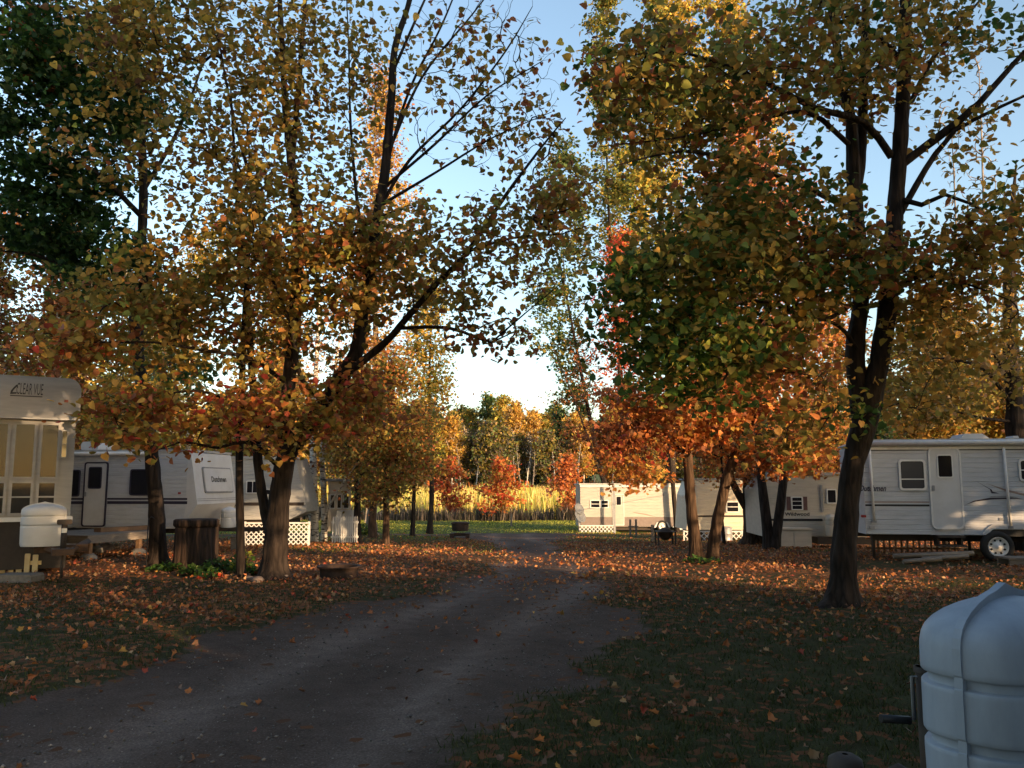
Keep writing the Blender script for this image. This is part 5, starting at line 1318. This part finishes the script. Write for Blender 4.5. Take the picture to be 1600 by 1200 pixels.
# 8. the trailer whose tongue stands beside the camera
ty = R(35); f = Face(800, 1, 35); 
cpl = Vector((1.17, 2.92, 0)); td = Vector((-math.sin(ty), math.cos(ty), 0)); pd = Vector((math.cos(ty), math.sin(ty), 0))
t = tag(empty('travel_trailer', cpl, ty), 'trailer at the right edge with a black tongue, crank jack and pale tank cover', 'trailer', TG)
mb = MB()     # local y points along the tongue, away from the body
for sx in (-1, 1): mb.tube([(sx * .85, -1.3, .56), (sx * .06, -.12, .56)], .06, 4)
mb.box(-.075, .075, -.2, .06, .50, .63, ch=.02).box(-.6, .6, -.62, -.54, .52, .6)
mb.build('tongue', CHASS, t)
MB().lathe([(.01, .60), (.045, .60), (.06, .64), (.055, .675), (.03, .69), (.01, .69)], 18, (0, .06, 0)).tube([(0, -.05, .64), (.02, -.12, .69), (.03, -.2, .66)], .014, 6).build('coupler', CHASS, t)
j = MB().tube([(0, -.24, .12), (0, -.24, .45)], .022, 12).tube([(0, -.24, .45), (0, -.24, 1.03)], .029, 14).lathe([(.01, 1.03), (.034, 1.03), (.034, 1.012)], 14, (0, -.24, 0)).lathe([(.09, .0), (.09, .02), (.03, .05)], 14, (0, -.24, .06)).build('jack', CHASS, t)
h = Vector((-.35, -.94, 0)); hl = Matrix.Rotation(-ty, 3, 'Z') @ Vector((-1, -.1, 0))
o = Vector((0, -.24, 1.0)); a = o + hl * .045; b = a + Vector((0, 0, -.13))
MB().tube([o, a, b, b + hl * .02], .0065, 8).build('crank', GALV, j)
MB().tube([b + hl * .015 + Vector((0, 0, -.002)), b + hl * .11 + Vector((0, 0, .006))], .013, 12).build('grip', BLACK, j)
TM = Matrix.Translation((-.14, -.555, .585))
tank_cover(t, TM, .262, .175, .715)
MB().tube([(.03, .02, .60), (-.06, .06, .52), (-.02, .12, .45), (.08, .08, .50), (.12, -.05, .56)], .012, 8).build('safety_chain', GALV, t)
out8 = [(-7.6, .62), (-1.35, .62), (-1.2, .9), (-1.35, 2.75), (-7.6, 2.75)]
Mz = Matrix.Rotation(R(90), 4, 'Z')
MB().prism(out8, -1.15, 1.15, M=Mz).build('body', FIBER, t)
MB().box(-7.65, -1.3, -1.18, 1.18, 2.752, 2.82, M=Mz).build('roof', ROOFM, t)
sd_ = siding(t, [(-7.58, .7), (-1.4, .7), (-1.42, 2.7), (-7.58, 2.7)], .7, 2.7, WHITE); sd_.data.transform(Matrix.Translation((1.152, 0, 0)) @ Mz @ Matrix.Translation((0, 0, 0))); 
for k in range(2):
    w = wheel(t, -4.3 - k * .85, .34, .34, -1.16, TRIMW); w.data.transform(Mz)
    for c_ in w.children: c_.data.transform(Mz)
# unseen trailers added along the lane on that side to block low sun
for i, (x, y, th) in enumerate(SHADE_TRAILERS):
    t = tag(empty('travel_trailer', (x, y, gz1(x, y)), R(th)), 'plain white trailer parked along the lane to the right', 'trailer', TG)
    o_ = [(-3.8, .5), (3.6, .5), (3.9, 1.2), (3.6, 2.75), (-3.8, 2.75)]
    MB().prism(o_, -1.2, 1.2).build('body', WHITE, t); siding(t, o_, .52, 2.7, WHITE, y=-1.203)
    MB().box(-3.85, 3.65, -1.23, 1.23, 2.752, 2.83).build('roof', ROOFM, t)
    for a, b in ((-2.6, -1.6), (1.2, 2.4)): window(t, a, b, 1.5, 2.2, .07, y=-1.213)
    door(t, -.6, .1, .6, 2.45, FIBER, TRIMW, (-.45, -.1, 1.7, 2.2), y=-1.214)
    for k in range(2): wheel(t, -.6 + k * .85 + 1.2, .34, .34, -1.18, TRIMW)

# ------------------------------------------------------------------ the deck by the striped trailer
A, B = at(137, 838, 19.0), at(243, 832, 21.2)
th = math.atan2(B.y - A.y, B.x - A.x); zg = gz1(A.x, A.y)
dk = tag(empty('wooden_deck', (A.x, A.y, zg), th), 'low weathered wooden deck in front of the striped white trailer', 'deck')
zd = A.z - zg + .02; Ld = (B - A).xy.length
for k in range(15):
    MB().box(k * .165 - .02, k * .165 + .14, -.03, 2.0, zd - .035, zd + random.uniform(-.004, .004)).build('plank', WOOD, dk)
MB().box(-.03, 15 * .165, -.075, -.032, zd - .18, zd - .002).box(-.075, -.032, -.075, 2.0, zd - .18, zd - .002).box(0, 2.4, .95, 1.0, zd - .17, zd - .04).build('rim_joist', WOOD, dk)
for x, y in ((.12, .05), (1.75, .05), (.12, 1.8), (2.3, 1.8)):
    MB().box(x - .05, x + .05, y - .05, y + .05, .1, zd - .04).build('post', RAWWOOD, dk)
    MB().lathe([(.01, -.05), (.2, -.05), (.17, .08), (.1, .13), (.01, .13)], 8, (x, y, 0)).build('concrete_foot', CONC, dk)
b0 = at(152, 829, 20.2); b1 = at(236, 823, 21.6)
m_ = (b0 + b1) / 2; tag(MB().box(-(b1 - b0).length / 2, (b1 - b0).length / 2, -.12, .12, 0, .10).build('timber_beam', RAWWOOD, loc=(m_.x, m_.y, zg + zd + .006)), 'brown timber laid across the top of the weathered deck', 'timber').rotation_euler.z = math.atan2(b1.y - b0.y, b1.x - b0.x)

# ------------------------------------------------------------------ small things
def rock(x, y, r, label, group=None, sq=.6, m=None, seed=0):
    g = np.random.default_rng(seed); ph = g.random(6) * 6
    mb = MB().lathe([(r * math.sin(R(a)), -r * sq * math.cos(R(a))) for a in (4, 30, 55, 80, 105, 130, 155, 176)], 12, wob=lambda t, h: 1 + .14 * math.sin(2 * t + ph[0] + 5 * h) + .09 * math.sin(3 * t + ph[1]) + .05 * math.sin(5 * t + ph[2] - 9 * h))
    return tag(mb.build('rock', m or CONC, loc=(x, y, gz1(x, y) + r * sq * .55)), label, 'rock', group)
for i, (px, py, r, lb) in enumerate(((165, 862, .26, 'flat grey rock under the front of the deck'), (180, 860, .2, 'smaller rounded rock under the deck beside its second post'), (147, 866, .09, 'small white stone beside the first deck post'),
                                     (438, 906, .13, 'rounded stone at the right foot of the big left tree'), (452, 903, .09, 'little stone just right of the big left tree'), (402, 910, .11, 'stone at the left foot of the big left tree'),
                                     (388, 908, .1, 'stone among the plants by the slim tree'))):
    p = ground(px, py); rock(p.x, p.y, r, lb, seed=i, m=FIBER if i == 2 else mat('field_stone', (.15, .12, .105), (.09, .07, .06), 9, .9, .5))
# stump
p = ground(294, 891); sr = 33 * p.y / FOC; sh = at(294, 816, p.y).z - p.z + .05
sp = tag(empty('tree_stump', (p.x, p.y + sr * .8, p.z)), 'wide dark tree stump with a flat round slab on top', 'stump')
fl = lambda t, h: 1 + .05 * math.sin(5 * t) + .03 * math.sin(11 * t + 1) + .018 * math.sin(23 * t)
MB().lathe([(sr * 1.18, -.05), (sr * 1.08, .05), (sr, .2), (sr * .97, sh - .16), (.01, sh - .155)], 72, wob=fl).build('stump', bark_mat('stump_bark', (.055, .033, .023), (.010, .008, .006), 16, 2.0), sp)
MB().lathe([(.01, sh - .15), (sr * .98, sh - .15), (sr * 1.04, sh - .12), (sr * 1.03, sh - .02), (sr * .96, sh), (.01, sh + .01)], 72, wob=lambda t, h: 1 + .03 * math.sin(4 * t + 2) + .015 * math.sin(17 * t)).build('slab', bark_mat('stump_bark', (.085, .05, .032), (.012, .009, .007)), sp)
# iron hook stake by the stump
p = ground(228, 893); tp_ = at(232, 812, p.y)
tag(MB().tube([p, p.lerp(tp_, .5), tp_, tp_ + Vector((.05, 0, .06)), tp_ + Vector((.11, 0, .02))], .011, 6).build('garden_hook', BLACK), 'thin black garden stake left of the stump', 'stake')
# fire ring
p = ground(523, 906); D = p.y + .35; rr = 33 * D / FOC
t = tag(empty('fire_ring', (p.x, D, gz1(p.x, D))), 'round rusty steel fire ring on the leaves by the lane', 'fire ring')
MB().lathe([(rr * .86, -.02), (rr * .88, .12), (rr * .9, .17), (rr * 1.04, .19), (rr * 1.05, .215), (rr * .86, .205), (rr * .83, .12), (rr * .8, 0)], 40, wob=lambda t, h: 1 + .012 * math.sin(3 * t)).build('ring', RUST, t)
MB().lathe([(.01, .07), (rr * .5, .08), (rr * .82, .03)], 24, wob=lambda t, h: 1 + .04 * math.sin(7 * t)).build('ash_bed', mat('ash', (.06, .055, .05), (.03, .027, .025), 12, .95, .6), t)
# drum grill at the far lawn
p = ground(719, 840); D = p.y; s = D / FOC; zg = p.z
t = tag(empty('drum_grill', p), 'rusty drum fire cooker with a flat top standing on the far lawn', 'grill')
MB().lathe([(.01, .30), (13 * s * .95, .30), (13 * s, .36), (13 * s, .62), (13 * s * .95, .68), (.01, .68)], 20).build('drum', RUST, t)
MB().box(-14 * s, 14 * s, -.35, .35, 21 * s, 22.5 * s).build('top_plate', RUST, t)
for x in (-11 * s, 11 * s):
    for y in (-.25, .25): MB().tube([(x, y, .6), (x, y, 21 * s)], .03, 6).build('upright', RUST, t)
for sx in (-1, 1): MB().box(sx * 12 * s - 3 * s, sx * 12 * s + 3 * s, -.5, .5, .0, 7 * s).build('foot', RUST, t)
MB().box(-12 * s, 12 * s, -.2, .2, .08, .2).build('base_beam', RUST, t)
# fire table by the small white trailer
p = ground(1040, 852); D = p.y; s = D / FOC
t = tag(empty('fire_table', p), 'dark square fire table on four legs in front of the small white trailer', 'fire pit')
w = 13 * s
for x in (-w, w):
    for y in (-w, w): MB().box(x - .025, x + .025, y - .025, y + .025, -.02, .42).build('leg', CHASS, t)
MB().box(-w - .03, w + .03, -w - .03, w + .03, .421, .45).build('table_top', CHASS, t)
MB().lathe([(.01, .16), (w * .4, .18), (w * .8, .3), (w * .95, .42)], 20).build('bowl', CHASS, t)
MB().lathe([(w * .8, .451), (w * .6, .52), (w * .3, .56), (.01, .57)], 20).build('spark_cover', CHASS, t)
p = ground(1020, 846); tag(MB().box(-.05, .05, -.05, .05, -.02, at(1020, 820, p.y).z - p.z).build('wooden_post', WOOD, loc=p), 'grey wooden post left of the dark fire table', 'post')
p = ground(799, 823); tag(MB().box(-.06, .06, -.05, .05, -.02, at(799, 804, p.y).z - p.z, ch=.015).build('wooden_post', WOOD, loc=p), 'short grey post standing alone on the far grass before the reeds', 'post')
p = ground(985, 838); q_ = ground(992, 838)
tag(MB().box(-.04, .04, -.04, .04, 0, .75).box(.22, .3, -.04, .04, 0, .75).box(-.1, .36, -.03, .03, .4, .46).build('water_hookup', WOOD, loc=p), 'grey utility hookup posts in front of the small white trailer', 'post')
# clothes line between the two right stems and the white trailer's stem
a, b = at(1058, 770, ground(1058, 832).y), at(1082, 773, d5)
tag(MB().tube([a, a.lerp(b, .5) - Vector((0, 0, .12)), b], .014, 6).build('clothes_line', TRIMW), 'white rope tied between the orange maple and the leaning stem', 'rope')
# low green plants round the stump and the slim tree
def plant(px, py, w, h, n, pals, label, seed, size=.09, name='garden_plant', leaf=SMALL):
    g = np.random.default_rng(seed); p = ground(px, py)
    ps = unit(g.normal(size=(n, 3))) * g.random((n, 1)) ** .4 * np.array([w, w * .7, h]); ps[:, 2] = np.abs(ps[:, 2]) + .02
    cs, ws = pal(pals); cc = cs[g.choice(len(cs), size=n, p=ws)] * np.exp(g.normal(size=(n, 1)) * .25)
    t = tag(empty(name, p), label, 'plant', 'green plants round the stump and the slim tree')
    nr = np.array([0, 0, .8]) + g.normal(size=(n, 3)) * .5; ax = ps * np.array([1, 1, .1]) + g.normal(size=(n, 3)) * .1
    tag(link('foliage', leaves_mesh('foliage', ps, nr, ax, size * (.6 + .7 * g.random(n)), cc, leaf, LEAFM), t), kind='stuff')
    ch = [(np.array([[0, 0, 0], ps[i] * .55 + [0, 0, h * .2], ps[i]]) + p, np.array([.006, .005, .003]), 3) for i in range(0, n, max(1, n // 25))]
    V, lo, st = tube_arrays(ch, np.array(tuple(p))); tag(link('stems', mesh_np('stems', V, lo, st, [BARK], smooth=True), t), kind='stuff')
plant(345, 893, .42, .22, 260, 'green4 sage2 dark1', 'low green leafy plant right of the stump', 1)
plant(310, 898, .38, .15, 200, 'green4 sage1 dark1', 'low creeping green plant in front of the stump', 2)
plant(258, 893, .35, .16, 180, 'green3 dark2', 'dark green plant at the left foot of the stump', 3)
plant(378, 896, .22, .42, 260, 'lime3 green3 sage2', 'taller yellow green plant at the foot of the slim tree', 4)
plant(405, 900, .22, .16, 120, 'green4 rust1', 'small green plant at the left foot of the big tree', 5)
plant(330, 905, .2, .14, 50, 'scarlet1 green3', 'green plant with a few crimson leaves before the stump', 6)
plant(573, 836, .5, .5, 220, 'green4 lime2', 'bushy green plant at the foot of the lawn saplings', 7, .16)
plant(1100, 880, .5, .1, 120, 'dark3 green3', 'dark plants at the foot of the two stemmed maple', 8)
plant(395, 838, .5, .3, 160, 'brown2 red1 green2', 'purple brown flower bed before the lattice', 9, .12)
# ------------------------------------------------------------------ grass, pebbles, fallen leaves
def in_view(x, y, m=.66): return np.abs(x) < m * np.maximum(y, 0) + .6
def grass():
    g = np.random.default_rng(31); n = 150000
    y = 1.6 + 13 * g.random(n) ** 1.5; x = (g.random(n) * 2 - 1) * (.66 * y + .6)
    lm = lane_mask(x, y); pt = .55 + .45 * np.sin(x * 2.1 + 1.3 * np.sin(y * 1.7)) * np.sin(y * 2.4 + x)
    keep = (g.random(n) > lm * 1.15) & (g.random(n) < pt + .25); x, y = x[keep], y[keep]; n = len(x)
    z = gz(x, y) - .008
    h = (.025 + .045 * g.random(n)) * (1 - .25 * (y / 15)); w = .0035 + .0012 * y * .35
    a = g.uniform(0, 6.283, n); dx, dy = np.cos(a) * w, np.sin(a) * w
    lx, ly = g.normal(size=n) * .022, g.normal(size=n) * .022
    V = np.stack([np.stack([x - dx, y - dy, z], -1), np.stack([x + dx, y + dy, z], -1), np.stack([x + lx, y + ly, z + h], -1)], 1).reshape(-1, 3)
    cs = np.array([(.042, .055, .015), (.070, .075, .024), (.11, .085, .04), (.034, .045, .013)])
    col = cs[g.choice(4, size=n, p=[.42, .28, .1, .2])] * np.exp(g.normal(size=(n, 1)) * .25)
    me = mesh_np('grass', V, np.arange(3 * n), np.arange(n) * 3, [LEAFM], colors=np.repeat(col, 3, 0))
    tag(link('grass', me), 'short worn turf on both sides of the gravel lane', 'grass', kind='stuff')
grass()
def pebbles():
    g = np.random.default_rng(32); n = 26000
    y = 3 + 14 * g.random(n) ** 1.6; x = -4 + 6.5 * g.random(n)
    k = (lane_mask(x, y) > .6) & (g.random(n) < .35 + .65 * (np.sin(x * 1.3 + y * .9) * np.sin(y * 1.1 - x) > 0)); x, y = x[k], y[k]; n = len(x)
    s = .003 + .014 * g.random(n) ** 5
    O = np.array([(1, 0, 0), (0, 1, 0), (-1, 0, 0), (0, -1, 0), (0, 0, .7), (0, 0, -.6)])
    J = O[None] * s[:, None, None] * (1 + .35 * g.normal(size=(n, 6, 1)).clip(-1, 1)) 
    a = g.uniform(0, 6.28, n); c, sn = np.cos(a)[:, None], np.sin(a)[:, None]
    V = np.stack([J[:, :, 0] * c - J[:, :, 1] * sn + x[:, None], J[:, :, 0] * sn + J[:, :, 1] * c + y[:, None], J[:, :, 2] + (gz(x, y) - .03 + s * .3)[:, None]], -1).reshape(-1, 3)
    F = np.array([(0, 1, 4), (1, 2, 4), (2, 3, 4), (3, 0, 4), (1, 0, 5), (2, 1, 5), (3, 2, 5), (0, 3, 5)])
    loops = (np.arange(n)[:, None, None] * 6 + F[None]).ravel()
    col = np.array([(.135, .115, .10)]) * np.exp(g.normal(size=(n, 1)) * .4)
    tag(link('pebbles', mesh_np('pebbles', V, loops, np.arange(n * 8) * 3, [LEAFG], colors=np.repeat(col, 6, 0))), 'small stones loose on the gravel lane', 'gravel', kind='stuff')
pebbles()
LC = dict(orange=(.36, .135, .04), rust=(.24, .09, .036), brown=(.15, .075, .042), tan=(.33, .20, .10), yellow=(.42, .23, .05), red=(.27, .055, .03))
def fallen():
    g = np.random.default_rng(33); n = 260000
    y = 2.2 + 44 * g.random(n) ** 1.15; x = (g.random(n) * 2 - 1) * (.66 * y + .6)
    area = 2 * (.66 * y + .6) / (1 / (44 * 1.15) * ((y - 2.2) / 44) ** (1 / 1.15 - 1) )  # inverse sampling density
    want = litter(x, y) * 135 * np.where(y < 9, .62, 1)
    clump = .45 + .9 * np.clip(np.sin(x * 3.1 + 2 * np.sin(y * 2.3)) * np.sin(y * 3.7 + x) + .35, 0, 1)
    clump *= .35 + 1.2 * np.clip(.55 + .6 * np.sin(x * .83 + 1.7 * np.sin(y * .61)) * np.sin(y * .97 - x * .4 + 1), 0, 1)
    pr = want * clump * area / n
    k = g.random(n) < pr; x, y = x[k], y[k]; n = len(x)
    lm = lane_mask(x, y)
    names = list(LC); P = np.where((x > 0)[:, None], [[.30, .32, .20, .08, .04, .06]], [[.22, .34, .28, .09, .02, .05]])
    P = np.where((y < 8)[:, None], [[.14, .28, .40, .13, .01, .04]], P)
    ci = (g.random(n)[:, None] > np.cumsum(P, 1)).sum(1).clip(0, 5)
    col = np.array([LC[q] for q in names])[ci] * np.exp(g.normal(size=(n, 1)) * .28)
    s = (.032 + .045 * g.random(n)) * np.where(y > 14, 1.15, 1)
    nr = np.array([0, 0, 1.0]) + g.normal(size=(n, 3)) * np.where(y > 10.5, 1.0, .5)[:, None]; ax = g.normal(size=(n, 3)); ax[:, 2] *= .15
    z = gz(x, y) - .03 * lm + .012 + .015 * g.random(n) + np.where(lm < .5, .018, 0)
    pos = np.stack([x, y, z], -1)
    app = np.where(np.abs(x) < .60 * y, s / y, 0); app[y < 3.1] = 0
    best = np.argsort(-app)[:300]; rest = np.ones(n, bool); rest[best] = False
    wid = .45 + .6 * g.random(n)
    near = rest & (y < 13); far = rest & (y >= 13)
    CURL = (MAPLE[0] * np.array([1, 1, 2.6]), MAPLE[1])
    lvs = [leaves_mesh('q', pos[m], nr[m], ax[m], s[m] * 1.0, col[m], sh, LEAFG, wid[m]) for m, sh in ((near, CURL), (far, SMALL))]
    # one carpet: join both sets of arrays
    import itertools
    Vs, Ls, Ss, Cs, vo, lo = [], [], [], [], 0, 0
    for me in lvs:
        nv, nl, npg = len(me.vertices), len(me.loops), len(me.polygons)
        a = np.empty(nv * 3, np.float32); me.vertices.foreach_get('co', a); b = np.empty(nl, np.int32); me.loops.foreach_get('vertex_index', b)
        c = np.empty(npg, np.int32); me.polygons.foreach_get('loop_start', c); d = np.empty(nv * 4, np.float32); me.attributes['Col'].data.foreach_get('color', d)
        Vs.append(a.reshape(-1, 3)); Ls.append(b + vo); Ss.append(c + lo); Cs.append(d.reshape(-1, 4)[:, :3]); vo += nv; lo += nl
        bpy.data.meshes.remove(me)
    tag(link('leaf_litter', mesh_np('leaf_litter', np.concatenate(Vs), np.concatenate(Ls), np.concatenate(Ss), [LEAFG], colors=np.concatenate(Cs))), 'carpet of fallen orange and brown leaves over the grass and lane', 'fallen leaves', kind='stuff')
    X, Y, Z = frames(nr[best], ax[best]); ms = {}
    for j, b in enumerate(best):
        q = names[ci[b]]; v = int(g.integers(0, 3)); kk = (q, v)
        if kk not in ms:
            sv = CURL[0] * np.array([1, 1, (.6, 1.0, 1.5)[v]]) + np.array([0, 0, (0, .0, .1)[v]]) * (CURL[0][:, 1:2] ** 2); sf = CURL[1]
            fl = np.concatenate([np.array(f) for f in sf]); st = np.concatenate([[0], np.cumsum([len(f) for f in sf])[:-1]])
            cv = np.array(LC[q]) * (.8, 1.0, 1.25)[v]
            ms[kk] = mesh_np('fallen_leaf', sv, fl, st, [LEAFG], colors=np.repeat(cv[None], len(sv), 0))
        o = bpy.data.objects.new('fallen_leaf', ms[kk]); COL.objects.link(o)
        M = np.eye(4); M[:3, 0], M[:3, 1], M[:3, 2], M[:3, 3] = X[j] * s[b] * wid[b], Y[j] * s[b], Z[j] * s[b], pos[b] + np.array([0, 0, .006])
        o.matrix_world = Matrix(M.tolist())
        where = 'on the gravel lane' if lm[b] > .5 else ('in the grass left of the lane' if x[b] < -1.5 else 'in the grass right of the lane')
        tag(o, '%s maple leaf lying %s in the foreground' % (q, where), 'leaf', '%s leaves fallen %s' % (q, where))
fallen()
